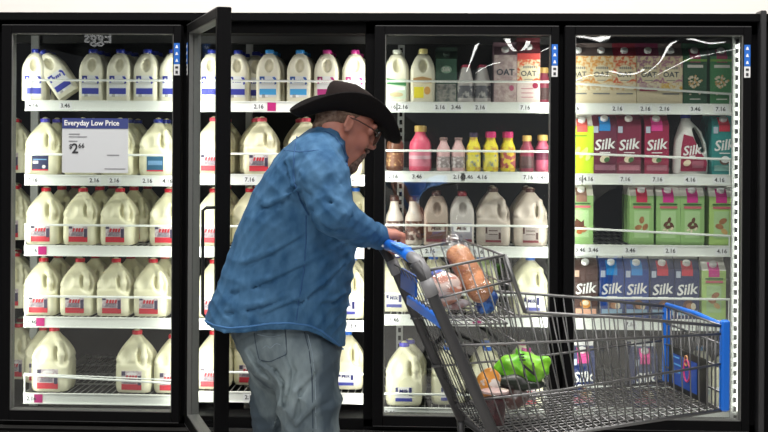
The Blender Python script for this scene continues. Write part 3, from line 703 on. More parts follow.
# ---- open bay
row(1, 0, [('h_navy', 212), ('h_navy', 238, {'dy': .03}), ('h_navy', 256, {'dy': .125, 'back': 1}), ('h_blue', 269.5), ('h_blue', 300), ('h_mag', 327), ('h_mag', 355)])
row(1, 1, [('g_pink', 214), ('g_pink', 262, {'bx': -.04}), ('g_pink', 306, {'bx': -.03}), ('g_pink', 346)])
row(1, 2, [('g_red', 214), ('g_red', 250, {'dy': .06}), ('g_red', 290, {'back': 1}), ('g_red', 328, {'back': 1}), ('g_blue', 355, {'dy': .2, 'back': 0})])
row(1, 3, [('g_red', 214), ('g_red', 252), ('g_red', 290, {'back': 1}), ('g_blue', 349, {'dy': .02})])
row(1, 4, [('g_red', 214, {'back': 1}), ('g_red', 252, {'dy': .10, 'back': 1}), ('g_blue', 347, {'dy': .04, 'back': 0})])
# ---- middle bay
row(2, 0, [('h_green', 397), ('h_yell', 423), ('greencart', 446.5, {'sc': .92}), ('b_creamer', 466), ('b_creamer', 482.5), ('oat_pale', 504.5), ('oat_big', 528, {'sc': 1.0}), ('b_gold', 544, {'dy': .06})], back=1)
row(2, 1, [('b_choc', 395), ('b_pink', 420), ('b_pale', 443.5), ('b_pale', 458.5), ('b_yell', 473.5), ('b_yellp', 491), ('b_yellr', 508.5), ('b_gold', 527), ('b_gold2', 543)], back=1)
row(2, 2, [('b_shake', 394.5), ('b_shake', 413.5), ('h_choc', 436), ('h_lilac', 462), ('g_choc', 493), ('g_choc', 530)], back=1)
row(2, 3, [('g_violet', 395, {'dy': .05}), ('g_blue', 433), ('g_blue', 481, {'dy': .03}), ('g_blue', 530)], back=1)
row(2, 4, [('g_violet', 404, {'bx': .02, 'sc': 1.0}), ('g_blue', 448, {'dy': .03}), ('g_blue', 487, {'dy': .02}), ('g_mag', 526)], back=1)
# ---- far right bay
row(3, 0, [('oat_plain', 577), ('oat_plain', 600), ('oat_red', 623), ('oat_plum', 646), ('oat_lilac', 669), ('cash', 692.5), ('cash2', 719)], back=1)
row(3, 1, [('lime', 581), ('s_wineblue', 603), ('s_maroon', 627.5), ('s_crimson', 654.5), ('silkjug', 689.5, {'back': 0}), ('s_teal', 721)], back=1)
row(3, 2, [('n_brown', 580), ('n_red', 640), ('n_mag', 666), ('n_mag', 690), ('n_tan', 719, {'bx': -.02})], back=1)
row(3, 3, [('s_brown', 584), ('s_blue', 609.5), ('s_blue', 634.5), ('s_navy', 660, {'dz': .0}), ('s_navy', 685), ('n_tan', 711, {'dy': -.01, 'back': 0})], back=1)
row(3, 4, [('s_navypink', 581, {'back': 0}), ('s_navypink', 643, {'back': 1})], back=1)
# item far right at the bottom: white jug behind the cart front
for si in (1, 2, 3, 4):
    for q in range(2):
        p = at(15+q*2, YS[0][si]-20, .42+.16*q); place('g_red', p[0], .42+.16*q+(.05 if si == 4 else 0), ZS[0][si], f'gallon milk jug cut off at left end, {ORD[q+1]} deep, {SHN[si]} shelf, far left door', f'drinks on the {SHN[si]} shelf behind the far left door', sc=.935)
p = at(727, 390, .22); place('g_blue', p[0], .22, ZS[3][4], 'white gallon jug half hidden by cart front corner, bottom shelf, far right door', 'drinks on the bottom shelf behind the far right door', sc=.935)
p = at(700, 390, .30); place('h_blue', p[0], .30, ZS[3][4], 'slim blue and white jug behind the cart advert board, bottom shelf', 'drinks on the bottom shelf behind the far right door')
for key, (root, kids, _, _) in PROTO.items():
    if key not in used:
        for o in kids+[root]: bpy.data.objects.remove(o)
# price sign hanging inside the first door
q = at(97.5, 145.5, .0); sgn = empty('price_sign', (q[0], -.036, q[2])); tag(sgn, 'white price sign reading Everyday Low Price $2.66 on the far left door', 'sign')
W2, H2 = .136, .111
signp = mat('sign_paper', (.62, .64, .66), .45, alpha=.93)
b = MB().box((-W2, 0, -H2), (W2, .002, H2), signp).build('sign_sheet', sgn)
t = MB().rect(-W2, W2, H2-.042, H2, -.0015, mat('sign_header_blue', (.035, .05, .19), .5)).text('Everyday Low Price', -.014, H2-.020, .030, -.003, silkw, sx=.95)
t.text('$', -W2+.036, -.005, .026, -.002, ink).text('2', -W2+.054, -.014, .056, -.002, ink).text('66', -W2+.080, -.002, .026, -.002, ink)
for z, x1 in ((.045, .045), (.034, .075), (.016, .035)): t.rect(-W2+.028, -W2+.028+x1, z, z+.003, -.0015, mat('grey_fine_print', (.2, .2, .22), .5))
t.rect(.05, .10, -.04, -.037, -.0015, MATS['grey_fine_print']).rect(.04, .125, -.096, -.093, -.0015, MATS['grey_fine_print']).build('lettering', sgn)

# ================================================================== THE CART
CO = np.array([.1002, -1.3068]); CA = .2102; CL = .935; WH, WF = .54, .428
cA = np.array([math.cos(CA), math.sin(CA), 0]); cN = np.array([math.sin(CA), -math.cos(CA), 0])   # along, towards the camera side
cO = np.array([CO[0], CO[1], 0])
cart = empty('shopping_cart', (CO[0], CO[1], 0), CA)
tag(cart, 'grey wire shopping cart with blue plastic handle and bumpers', 'shopping cart')
def half_w(U): return WH/2 + (WF-WH)/2*U/CL
def near(px, py, off=0.0):               # photo pixel -> (U, z) on the camera-side basket wall
    a = cO + cN*(WH/2+off); bb = cO + cA*CL + cN*(WF/2+off); e = bb-a; e = e/np.linalg.norm(e); nn = np.array([e[1], -e[0], 0])
    d = ray(px, py); t = ((a-CAM)@nn)/(d@nn); p = CAM+d*t; return float((p-cO)@cA), float(p[2])
def cp(U, v, z): return (U, -v, z)       # cart-local coordinates (local +y points away from the camera)
def side(U, z, s, k=0): return cp(U, s*(half_w(U)+k), z)
E1 = lambda pts: [near(*q) for q in pts]
rimA = E1([(419, 272), (505, 255)]); diag = E1([(505, 255), (525, 312)]); rimF = E1([(525, 312), (620, 317.5), (721, 326)])
rail2 = E1([(431, 300), (513, 280)]); mid = E1([(446, 346), (560, 341.5), (721, 334)]); low = E1([(470, 401), (560, 390), (721, 364)])
bot = E1([(586, 432), (721, 410)])
bU = [bot[0][0], bot[1][0]]; bz = [bot[0][1], bot[1][1]]
sl_b = (bz[1]-bz[0])/(bU[1]-bU[0]); zb = lambda U: bz[1]+sl_b*(U-bU[1])*.9
post_t = near(421, 270); post_b = near(490, 428); psl = (post_b[0]-post_t[0])/(post_b[1]-post_t[1])
Ubr = post_t[0]+psl*(zb(.25)-post_t[1]); botline = [(Ubr, zb(Ubr)), (bot[1][0], bot[1][1])]
def zint(line, U): return float(np.interp(U, [p[0] for p in line], [p[1] for p in line]))
def panel(name, s):
    b = MB(); R = .0035
    for line, r in ((rimA, .0042), (rail2, .0034), (mid, .0038), (low, .0038), (botline, .0045), (rimF, .0048)):
        b.tube([side(u, z, s) for u, z in line], r, chrome, 6)
    b.tube([side(*diag[0], s), side(*diag[1], s)], .0062, chrome, 8)
    # uprights: slanting like the rear post at the back, plumb at the front
    n = 27
    for i in range(n):
        f = (i+.5)/n; ub = Ubr + (CL-.01-Ubr)*f; kf = psl*(1-f)**1.3*.92
        z0 = zb(ub)
        if i < 9:       # reach up to the child seat rim
            top = None
            for z in np.arange(z0, 1.1, .004):
                u = ub+kf*(z-z0)
                lim = zint(rimA, u) if u < diag[0][0] else (float(np.interp(u, [diag[0][0], diag[1][0]], [diag[0][1], diag[1][1]])) if u < diag[1][0] else zint(rimF, u))
                if z >= lim: top = (u, z); break
        else:
            u = ub+kf*.2; z = zint(rimF, u); top = (ub+kf*(z-z0), z)
            top = (top[0], zint(rimF, top[0]))
        if top: b.tube([side(ub, z0, s), side(top[0], top[1], s)], .0022, chrome, 5)
    return b.build(name, cart, True)
panel('side_panel', 1); panel('side_panel', -1)
# floor mesh
b = MB()
for i in range(30):
    U = Ubr + (CL-Ubr)*i/29; b.tube([cp(U, -half_w(U), zb(U)), cp(U, half_w(U), zb(U))], .0019, chrome, 5)
for i in range(17):
    f = -1+2*i/16; b.tube([cp(Ubr, f*half_w(Ubr), zb(Ubr)-.004), cp(CL, f*half_w(CL), zb(CL)-.004)], .0024, chrome, 5)
b.build('basket_floor', cart, True)
# front panel
b = MB(); zt = zint(rimF, CL); zf0 = zb(CL)
for z in (zt, zt-.055, .5*(zt+zf0), zf0+.05, zf0): b.tube([cp(CL, -half_w(CL), z), cp(CL, half_w(CL), z)], .0036, chrome, 6)
for i in range(15):
    v = (-1+2*(i+.5)/15)*half_w(CL); b.tube([cp(CL, v, zf0), cp(CL, v, zt)], .0022, chrome, 5)
b.build('front_panel', cart, True)
MB().tube([cp(CL+.006, -half_w(CL)-.004, zt+.004), cp(CL+.012, 0, zt+.006), cp(CL+.006, half_w(CL)+.004, zt+.0)], .0078, blue, 8).build('front_rim_cover', cart, True)
for s in (-1, 1):
    y = s*(half_w(CL)+.002)
    b = MB(); b.box((CL-.006, -y-.011, zf0-.004), (CL+.020, -y+.013, zt+.018 if s > 0 else zt), blue, bev=.005); b.build('corner_bumper', cart, 'auto')
# rear gate between the two posts
b = MB(); z1 = .97; z0 = zb(Ubr)+.02
up = lambda z: post_t[0]+psl*(z-post_t[1])
for i in range(8):
    v = (-1+2*(i+1)/9)*(WH/2-.012); b.tube([cp(up(z0)-.004, v, z0), cp(up(z1)+.004, v, z1)], .0016, postm, 5)
for z in (z0, .60, .74, z1): b.tube([cp(up(z)+.002, -WH/2+.01, z), cp(up(z)+.002, WH/2-.01, z)], .0022, postm, 5)
b.build('rear_gate', cart, True)
# posts with the bent lower ends
for s in (1, -1):
    vt = s*(WH/2+.006); b = MB()
    pts = [cp(up(1.03)-.01, vt, 1.03), cp(up(.98), vt, .98), cp(up(.7), vt, .7), cp(up(.46), vt, .46)]
    b.tube(pts, .0165, postm, 12)
    b.tube([cp(up(.47), vt, .47), cp(up(.42)-.02, vt, .40), cp(.22, vt, .30), cp(.05, vt, .17)], .013, postm, 8)
    b.tube([cp(up(.47), vt, .47), cp(.5, s*.24, .30), cp(.82, s*.2, .17)], .013, postm, 8)
    b.tube([cp(.05, vt, .17), cp(.45, s*.24, .15), cp(.82, s*.2, .17)], .011, postm, 8)
    b.build('frame_tube', cart, True)
    k = MB().tube([cp(up(.985), vt, .985), cp(up(.94), vt, .94)], .020, mat('clamp_grey', (.28, .28, .29), .4), 12).build('post_sleeve', cart, True)
# handle
hz = 1.04
MB().tube([cp(0, -WH/2+.04, hz), cp(0, -.06, hz+.004), cp(0, .1, hz+.004), cp(.0, WH/2-.07, hz)], .0175, blue, 12).build('push_handle', cart, True)
MB().box((-.019, -.14, hz+.0165), (.012, .04, hz+.0215), mat('handle_pale_blue', (.10, .32, .85), .35)).build('handle_label', cart)
b = MB().tube([cp(.0, WH/2-.07, hz), cp(.004, WH/2-.02, hz-.002), cp(.022, WH/2+.006, hz-.03), cp(up(.97), WH/2+.006, .97)], .017, mat('handle_end_grey', (.22, .22, .23), .4), 10); b.build('handle_end', cart, True)
b = MB().tube([cp(.0, -WH/2+.045, hz), cp(.0, -WH/2+.01, hz-.002), cp(.02, -WH/2-.008, hz-.03), cp(up(.97), -WH/2-.006, .97)], .015, MATS['handle_end_grey'], 10); b.build('handle_end', cart, True)
# lower blue cross strip of the seat back
g0 = up(.86)+.0
b = MB(); b.box((g0-.010, -.25, .842), (g0+.006, .25, .872), blue, bev=.003); b.build('seat_back_strip', cart)
b = MB(); b.box((up(.93)-.004, -.02, .90), (up(.93)+.004, .22, .965), mat('seat_blue', (.01, .09, .42), .4), bev=.002).build('seat_back_flap', cart)
# child seat: wire shelf and folding wire back
sf = diag[0]; su0 = up(.86)+.01; suz = .855
b = MB()
for i in range(9): b.tube([cp(su0+i*(sf[0]-su0+.01)/8, -half_w(.15)+.01, suz), cp(su0+i*(sf[0]-su0+.01)/8, half_w(.15)-.01, suz)], .002, chrome, 5)
for i in range(7):
    v = (-1+2*i/6)*(half_w(.2)-.012); b.tube([cp(su0, v, suz-.003), cp(sf[0]+.012, v, suz-.003)], .0025, chrome, 5)
b.build('seat_shelf', cart, True)
b = MB(); n = 9
for i in range(n):
    v = (-1+2*i/(n-1))*(half_w(.26)-.006); b.tube([cp(sf[0]+.045, v, suz-.06), cp(sf[0]+.0, v, sf[1]-.002)], .0024, chrome, 5)
for f in (0, .33, .66, 1): b.tube([cp(sf[0]+.045*(1-f), -half_w(.26)+.006, suz-.06+(sf[1]-.002-suz+.06)*f), cp(sf[0]+.045*(1-f), half_w(.26)-.006, suz-.06+(sf[1]-.002-suz+.06)*f)], .0036 if f == 1 else .0028, chrome, 6)
b.build('seat_back', cart, True)
# advertising board inside the front panel
bd = empty('advert_board', (0, 0, 0)); bd.parent = None
blk = mat('board_black', (.012, .012, .014), .4); scr = mat('board_blue', (.01, .07, .38), .4)
M = Matrix.Translation(Vector(cO+cA*(CL-.03))) @ Matrix.Rotation(CA-math.pi/2, 4, 'Z')      # local x runs towards the camera side, -y to the rear
bd.matrix_world = M; bw = .185
MB().box((-bw+.085, -.006, zf0+.008), (bw-.004, .0, .722), blk, bev=.002).build('board_panel', bd)
zt2 = zt; zt = .80
b = MB().box((-bw+.12, -.0078, zf0+.026), (bw-.065, -.0065, .700), scr)
for i, (x0, x1) in enumerate(((-.06, -.01), (-.06, .01), (-.05, -.0))): b.rect(x0, x1, zt-.110-i*.022, zt-.106-i*.022, -.0095, mat('board_sky', (.12, .4, .75), .5))
b.tube([(.05+.022*math.cos(a), -.0095, zt-.135+.034*math.sin(a)) for a in np.linspace(0, 6.3, 14)], .003, mat('board_pink', (.6, .06, .2), .5), 5)
b.tube([(.045+.012*math.cos(a), -.0095, zt-.105+.016*math.sin(a)) for a in np.linspace(0, 6.3, 10)], .0025, mat('board_tan', (.6, .3, .12), .5), 5)
b.build('board_picture', bd); zt = zt2
for o in list(bd.children): o.parent = cart; o.matrix_world = M
bpy.data.objects.remove(bd)
for o in list(cart.children):
    if o.name.startswith('board_'): o.matrix_parent_inverse = Matrix.Identity(4); o.matrix_basis = (Matrix.Translation(Vector(cO)) @ Matrix.Rotation(CA, 4, 'Z')).inverted() @ M
# wheels
for U, v in ((.07, .25), (.07, -.25), (.82, .2), (.82, -.2)):
    b = MB().tube([cp(U, v-.013, .06), cp(U, v+.013, .06)], .06, mat('wheel_rubber', (.05, .05, .055), .6), 24)
    wo = b.build('caster_wheel', cart, 'auto')
    MB().box((U-.012, -v-.02, .06), (U+.012, -v-.016, .17), postm).box((U-.012, -v+.016, .06), (U+.012, -v+.02, .17), postm).box((U-.02, -v-.02, .15), (U+.02, -v+.02, .17), postm).build('caster_fork', wo)

# ------------------------------------------------------------------ goods in the cart
CM = Matrix.Translation(Vector(cO)) @ Matrix.Rotation(CA, 4, 'Z')
def cw(U, v, z): return np.array(CM @ Vector(cp(U, v, z)))
def plastic(name, refl, rough, c=(1, 1, 1)): return glassmat(name, refl, c, rough, bump=(28, .8, .02, 3))
bagm = plastic('clear_bag', .13, .12, (.93, .94, .95))
# bread loaf in a clear bag, leaning in the child seat
crust = mat('bread_crust', (.48, .18, .07), .55, noise=(34, (.68, .30, .13), .35, .65), bump=(40, .7, .012))
def blob(name, c, rads, m, amp=.004, fr=60, parent=None, h=.0045, pts=None):
    c = np.array(c); R = max(rads)*1.25+.02 if pts is None else .25
    F = Field(c-R, c+R, h)
    if pts is None: F.ell(c, rads, .005)
    else:
        for a, b_, ra, rb in pts: F.cone(a, b_, ra, rb, .02)
    F.op(lambda X, Y, Z: amp*(np.sin(fr*X+2*np.sin(fr*.7*Z))+np.sin(fr*1.3*Z+1.7*np.sin(fr*.6*Y))+np.sin(fr*.9*Y+X*fr*.5)), c-R, c+R, .01, '+')
    o = F.mesh(name, m, parent); return o
t0 = P(459, 256, 3.74); t1 = P(480, 290, 3.68)
br = empty('bread_loaf', tuple(np.array(t1)-[0, 0, .05])); tag(br, 'long orange-brown bread loaf in clear plastic bag leaning in the child seat', 'bread')
def keep(o, root): o.parent = root; o.matrix_parent_inverse = root.matrix_world.inverted() if False else Matrix.Translation(-Vector(root.location)) ; return o
keep(blob('loaf', (t0+t1)/2, None, crust, .0012, 70, pts=[(t0, t1, .036, .038)]), br)
keep(blob('bag', (t0+t1)/2, None, bagm, .0022, 60, pts=[(t0+np.array([-.02, 0, .035]), t1+np.array([.004, 0, -.01]), .040, .043)]), br)
keep(blob('bag_end', P(487, 301, 3.69), (.034, .03, .036), mat('bag_blue', (.02, .05, .20), .3, noise=(40, (.05, .18, .55), .45, .6)), .003, 90), br)
mt = P(444, 289, 3.66); me_ = empty('meat_package', tuple(mt-np.array([0, 0, .05]))); tag(me_, 'pack of pink and white sliced meat beside the bread loaf', 'meat pack')
keep(blob('sliced_meat', mt, (.052, .035, .052), mat('bacon_slices', (.62, .25, .17), .4, noise=(16, (.80, .62, .55), .46, .54, (1, 1, 4))), .002, 60), me_)
keep(blob('wrapper', mt, (.057, .040, .057), bagm, .0025, 80), me_)
pk = P(455, 303, 3.70); po = blob('meat_pack', (0, 0, 0), (.045, .03, .018), mat('sausage_wrap', (.35, .20, .20), .35, noise=(40, (.65, .62, .66), .4, .6)), .002, 90); po.location = pk; po.name = 'food_pouch'; tag(po, 'crumpled silvery food pouch under the meat pack in child seat', 'pouch')
pk = P(437, 265, 3.80); po = blob('food_pouch', (0, 0, 0), (.028, .03, .02), mat('pouch_blue', (.06, .10, .42), .35, noise=(40, (.5, .55, .7), .45, .6)), .002, 90); po.location = pk+np.array([.01, 0, -.03]); tag(po, 'small blue and white pouch behind the meat pack', 'pouch')
# cup of dark berries near the rear of the basket
def onfloor(px, dep):
    # where a vertical line at that pixel column and depth meets the basket floor
    p = P(px, 400, dep); U = float((p-cO)@cA); v = float((p-cO)@cN); return U, v, zb(U)+.003
U, v, z = onfloor(495, 3.60); z = P(495, 424, 3.60)[2]; z = max(z, zb(U)+.004)
cu = empty('berry_cup', tuple(cw(U, v, z))); tag(cu, 'clear plastic cup of dark red berries at the rear of the basket', 'cup')
MB().lathe([(.026, 0), (.034, .072), (.034, .076)], mat('dark_berries', (.030, .006, .010), .4, noise=(60, (.08, .014, .02), .4, .6)), 20).build('berries', cu, True)
MB().lathe([(.029, 0), (.029, .002), (.039, .090), (.041, .093)], glassmat('cup_plastic', .03, (.95, .93, .93), .05), 20).build('cup_shell', cu, True)
MB().lathe([(.041, .093), (.041, .099), (.030, .101)], mat('cup_lid', (.55, .40, .38), .25), 20).build('lid', cu, 'auto')
# orange snack bag
sb = P(489, 383, 3.66); so = blob('snack_bag', (0, 0, 0), (.036, .026, .044), mat('orange_foil', (.72, .30, .05), .3, noise=(26, (.75, .70, .66), .50, .56)), .003, 75); so.location = sb; so.rotation_euler = (0, .5, 0)
tag(so, 'orange and white crinkled snack bag on top of the berry cup', 'snack bag')
# green bag with black panel
gc = P(521, 370, 3.84); gbg = empty('snack_bag', tuple(gc)); gbg.scale = (1.05, 1.05, 1.05); tag(gbg, 'bright green crinkled bag with black lettering and dark bottom panel', 'snack bag')
gmt = mat('green_foil', (.11, .45, .01), .3, noise=(24, (.32, .72, .06), .4, .62))
F = Field((-.11, -.06, -.09), (.11, .06, .09), .004)
F.ell((.008, 0, .004), (.078, .036, .050), .02).ell((-.045, 0, .006), (.036, .026, .030), .02).cone((.055, 0, .02), (.078, 0, .032), .016, .010, .015).cone((.0, 0, .045), (-.01, 0, .055), .014, .010, .01)
F.op(lambda X, Y, Z: .0045*np.abs(np.sin(48*X+2.4*np.sin(38*Z)))+.0035*np.abs(np.sin(66*Z+2*np.sin(44*X)))-.004, (-1, -1, -1), (1, 1, 1), .01, '+')
o = F.mesh('bag', gmt, gbg)
F2 = Field((-.11, -.06, -.09), (.11, .06, .02), .004)
F2.ell((-.030, -.006, -.026), (.050, .042, .022), .01).ell((.01, -.002, -.040), (.06, .038, .020), .01); F2.op(lambda X, Y, Z: .002*(np.sin(75*X+2*np.sin(50*Z))), (-1, -1, -1), (1, 1, 1), .01, '+')
F2.mesh('dark_panel', mat('bag_black', (.02, .03, .02), .3, noise=(14, (.12, .12, .12), .5, .6)), gbg)
b = MB().text('N', .020, .008, .052, -.050, ink, 0, .15).rect(-.012, .006, .052, .0565, -.046, ink).rect(-.010, .006, .044, .0485, -.046, ink).rect(-.008, .010, .036, .0405, -.047, ink); b.build('lettering', gbg)
# clear produce bag lying behind the cup
U, v, z = onfloor(513, 3.84)
po = blob('produce_bag', (0, 0, 0), (.050, .042, .038), mat('brown_produce', (.10, .05, .045), .35, noise=(40, (.3, .28, .27), .5, .62)), .003, 80); po.location = tuple(cw(U, v, z+.042)); tag(po, 'dark brown produce in clear bag under the bright green bag', 'produce bag')

# ================================================================== THE MAN
man = empty('person', tuple(P(290, 562, 4.05)*np.array([1, 1, 0]))); tag(man, 'man in black cowboy hat, blue denim shirt and faded jeans leaning onto a shopping cart', 'person')
def wear(o, label=None):
    o.parent = man; o.matrix_parent_inverse = Matrix.Translation(-Vector(man.location))
    if label: o['label'] = label
    return o
def vec(px, py, dep): return P(px, py, dep)
# --- head frame
HY, HP = math.radians(20), math.radians(25)
hx = np.array([math.cos(HY)*math.cos(HP), math.sin(HY)*math.cos(HP), -math.sin(HP)])     # where the face points
hy = np.array([-math.sin(HY), math.cos(HY), 0]); hz_ = np.cross(hx, hy)
HR = np.stack([hx, hy, hz_], 1)
ear = vec(350, 125, 3.93); HC = ear - HR @ np.array([-.002, -.078, -.010])
hd = lambda x, y, z: HC + HR @ np.array([x, y, z])
TP = math.radians(13); tx = np.array([math.cos(HY)*math.cos(TP), math.sin(HY)*math.cos(TP), -math.sin(TP)]); ty = hy; tz = np.cross(tx, ty)
HT = vec(350, 113, 4.01); ht = lambda x, y, z: HT+tx*x+ty*y+tz*z
skin = mat('skin', (.37, .135, .095), .5, noise=(16, (.47, .20, .145), .3, .7))
B = Field((-.60, -1.42, .0), (.20, -.50, 1.66), .0042)
def incrown(X, Y, Z):
    dx, dy, dz = X-HT[0], Y-HT[1], Z-HT[2]; a = dx*tx[0]+dy*tx[1]+dz*tx[2]; b_ = dx*ty[0]+dy*ty[1]+dz*ty[2]; c_ = dx*tz[0]+dy*tz[1]+dz*tz[2]
    d = (np.sqrt((a/.082)**2+(b_/.066)**2+(np.maximum(c_, 0)/.085)**2)-1)*.06
    return np.where(c_ > -.004, d, -1)
def head(F):
    F.ell(hd(-.010, 0, .038), (.096, .073, .080), .02, R=HR).ell(hd(.032, 0, -.030), (.060, .055, .080), .02, R=HR)
    F.op(incrown, HT-.16, HT+.16, .01, 'i')
    F.cone(hd(.062, 0, -.110), hd(.080, 0, -.116), .024, .020, .02)
    F.ell(hd(.070, 0, -.078), (.028, .032, .034), .015, R=HR)
    for s in (-1, 1):
        F.cone(hd(-.008, s*.052, -.055), hd(.052, s*.018, -.112), .016, .013, .02)
        F.ell(hd(.070, s*.036, -.035), (.022, .020, .024), .02, R=HR)
        F.ell(hd(.098, s*.033, .006), (.016, .018, .013), .012, 's', R=HR)
        F.ell(hd(.080, s*.033, .004), (.0115, .0115, .0115), .004)
        F.cone(hd(.084, s*.045, .026), hd(.090, s*.012, .025), .009, .009, .014)
        F.cone(hd(.098, 0, -.034), hd(.096, s*.014, -.034), .009, .009, .008)
        F.ell(hd(-.005, s*.073, -.008), (.0155, .009, .027), .004, R=HR)
        F.ell(hd(.001, s*.082, -.006), (.009, .006, .017), .004, 's', R=HR)
        F.cone(hd(-.018, s*.080, .012), hd(-.018, s*.080, -.020), .005, .005, .004)
        F.cone(hd(-.018, s*.080, .012), hd(-.002, s*.081, .018), .005, .0045, .004)
    F.cone(hd(.092, 0, .014), hd(.118, 0, -.030), .008, .012, .014)
    F.cone(hd(.096, -.020, -.066), hd(.096, .020, -.066), .007, .007, .008).cone(hd(.095, -.016, -.080), hd(.095, .016, -.080), .008, .008, .008)
    F.cone(hd(.106, -.022, -.073), hd(.106, .022, -.073), .003, .003, .004, 's')
    F.cone(hd(-.030, 0, -.040), vec(322, 152, 4.02), .055, .070, .02)
    F.cone(hd(-.005, 0, -.085), vec(334, 160, 4.0), .040, .050, .02)
head(B)
# --- torso, legs and arms of the body
def chain(F, pts, k=.03):
    for (a, ra), (b_, rb) in zip(pts, pts[1:]): F.cone(a, b_, ra, rb, k)
chain(B, [(vec(322, 150, 4.02), .07), (vec(315, 175, 4.02), .10), (vec(296, 235, 4.03), .13), (vec(288, 300, 4.05), .12), (vec(290, 345, 4.05), .105)])
SHr, ELr, WRr = vec(321, 172, 3.84), vec(333, 213, 3.77), vec(383, 239, 3.90)
SHl, ELl, WRl = vec(330, 172, 4.22), vec(318, 232, 4.32), vec(322, 290, 4.32)
chain(B, [(vec(318, 165, 4.0), .07), (SHr, .055), (ELr, .043), (WRr, .028)]); chain(B, [(vec(318, 165, 4.0), .07), (SHl, .055), (ELl, .043), (WRl, .028)])
for hp, kn, an in ((vec(303, 362, 3.95), vec(309, 462, 3.93), vec(298, 545, 3.96)), (vec(272, 362, 4.12), vec(274, 462, 4.20), vec(255, 535, 4.28))):
    chain(B, [(hp, .072), (kn, .058), (an, .042)])
# hand on the bar; fingers curl over the front of it
def handbits(F, kk=.006):
    c = lambda U, v, z: cw(U, v, z)
    F.cone(WRr, c(-.012, -.215, 1.068), .027, .026, .02)
    F.cone(c(-.02, -.235, 1.070), c(.030, -.245, 1.072), .021, .015, .014).cone(c(-.02, -.205, 1.070), c(.030, -.190, 1.070), .021, .014, .014)
    for i, (v, L) in enumerate(((-.258, .9), (-.236, 1.0), (-.213, .95), (-.191, .8))):
        a, b_, d_, e_ = c(.026, v, 1.075), c(.026+.026*L, v, 1.066), c(.030+.022*L, v, 1.036), c(.020, v, 1.016)
        F.cone(a, b_, .0105, .0098, kk).cone(b_, d_, .0098, .0090, kk).cone(d_, e_, .0090, .0082, kk)
    F.cone(c(-.028, -.262, 1.062), c(-.014, -.285, 1.040), .013, .011, .01).cone(c(-.014, -.285, 1.040), c(.010, -.280, 1.022), .011, .009, .006)
handbits(B)
# left hand hanging relaxed inside the shirt line
wl = WRl; F_ = B
F_.cone(wl, wl+np.array([.01, 0, -.08]), .028, .030, .02)
for i in range(4): F_.cone(wl+np.array([-.025+.017*i, 0, -.09]), wl+np.array([-.02+.017*i, -.01, -.15-.01*(i in (1, 2))]), .0105, .008, .004)
F_.cone(wl+np.array([.03, -.01, -.04]), wl+np.array([.045, -.02, -.09]), .012, .009, .006)
bo = B.mesh('body', skin); wear(bo)
# --- shirt
shirtm = mat('denim_shirt', (.016, .072, .165), .75, noise=(20, (.065, .165, .30), .32, .70, (1, 1, .5)), bump=(420, .25, .002), spec=.25)
rr = np.array([CR[0], CR[1]]); rr = rr/np.linalg.norm(rr)
def ridg(X, Y, Z, amp, kx, kz, warp=2.0, ph=0):
    q = kx*(X*rr[0]+Y*rr[1]) + kz*Z + warp*np.sin(9*X+5*Z+ph)+1.2*np.sin(17*Z-8*Y+ph*2)
    return amp*(1-np.abs(np.sin(q))**.7)
LV = [(122, 318, 338, 4.03, .07), (127, 312, 344, 4.03, .09), (134, 301, 348, 4.03, .13), (143, 289, 349, 4.03, .17), (155, 277, 350, 4.03, .195), (170, 266, 351, 4.03, .20), (185, 257, 352, 4.03, .20), (200, 249, 353, 4.03, .19),
      (225, 238, 355, 4.03, .185), (250, 229, 357, 4.04, .185), (275, 220, 354, 4.05, .19), (300, 211, 350, 4.05, .195), (322, 203, 347, 4.05, .20), (356, 196, 346, 4.05, .205)]
lz = np.array([vec(300, y, d)[2] for y, a, c, d, q in LV])[::-1]
lc = np.array([((a+c)/2-384)/FPX*d for y, a, c, d, q in LV])[::-1]; la = np.array([(c-a)/2/FPX*d for y, a, c, d, q in LV])[::-1]
ld = np.array([d for y, a, c, d, q in LV])[::-1]; lb = np.array([q for *_, q in LV])[::-1]
def torso(X, Y, Z):
    dx, dy = X-CAM[0], Y-CAM[1]; s_ = dx*CR[0]+dy*CR[1]+(Z-CAM[2])*CR[2]; t_ = dx*fw[0]+dy*fw[1]
    c_ = np.interp(Z, lz, lc); a_ = np.interp(Z, lz, la); d_ = np.interp(Z, lz, ld); b_ = np.interp(Z, lz, lb)
    n = 2.3; q = (np.abs((s_-c_)/a_)**n+np.abs((t_-d_)/b_)**n)**(1/n)
    return np.maximum((q-1)*np.minimum(a_, b_)*.9, Z-lz[-1])
SF = Field(vec(265, 362, 4.05)-np.array([.30, .46, 0]), vec(350, 110, 4.05)+np.array([.16, .40, 0]), .0055)
SF.op(torso, (-9, -9, -9), (9, 9, 9), .01)
SF.cone(vec(316, 160, 3.90), vec(323, 178, 3.82), .085, .083, .03).cone(vec(323, 178, 3.82), ELr, .083, .069, .02).cone(ELr, vec(360, 231, 3.84), .070, .052, .007).cone(vec(360, 231, 3.84), vec(382, 239, 3.90), .052, .037, .012)
SF.cone(SHl, ELl, .075, .06, .02)
SF.op(lambda X, Y, Z: -ridg(X, Y, Z, .0035, -20, 26, 2.6)-ridg(X, Y, Z, .0032, 34, 40, 3.6, 1.3)-ridg(X, Y, Z, .0030, -75, 60, 4.2, 2.1)+.005, (-9, -9, -9), (9, 9, 9), .01, '+')
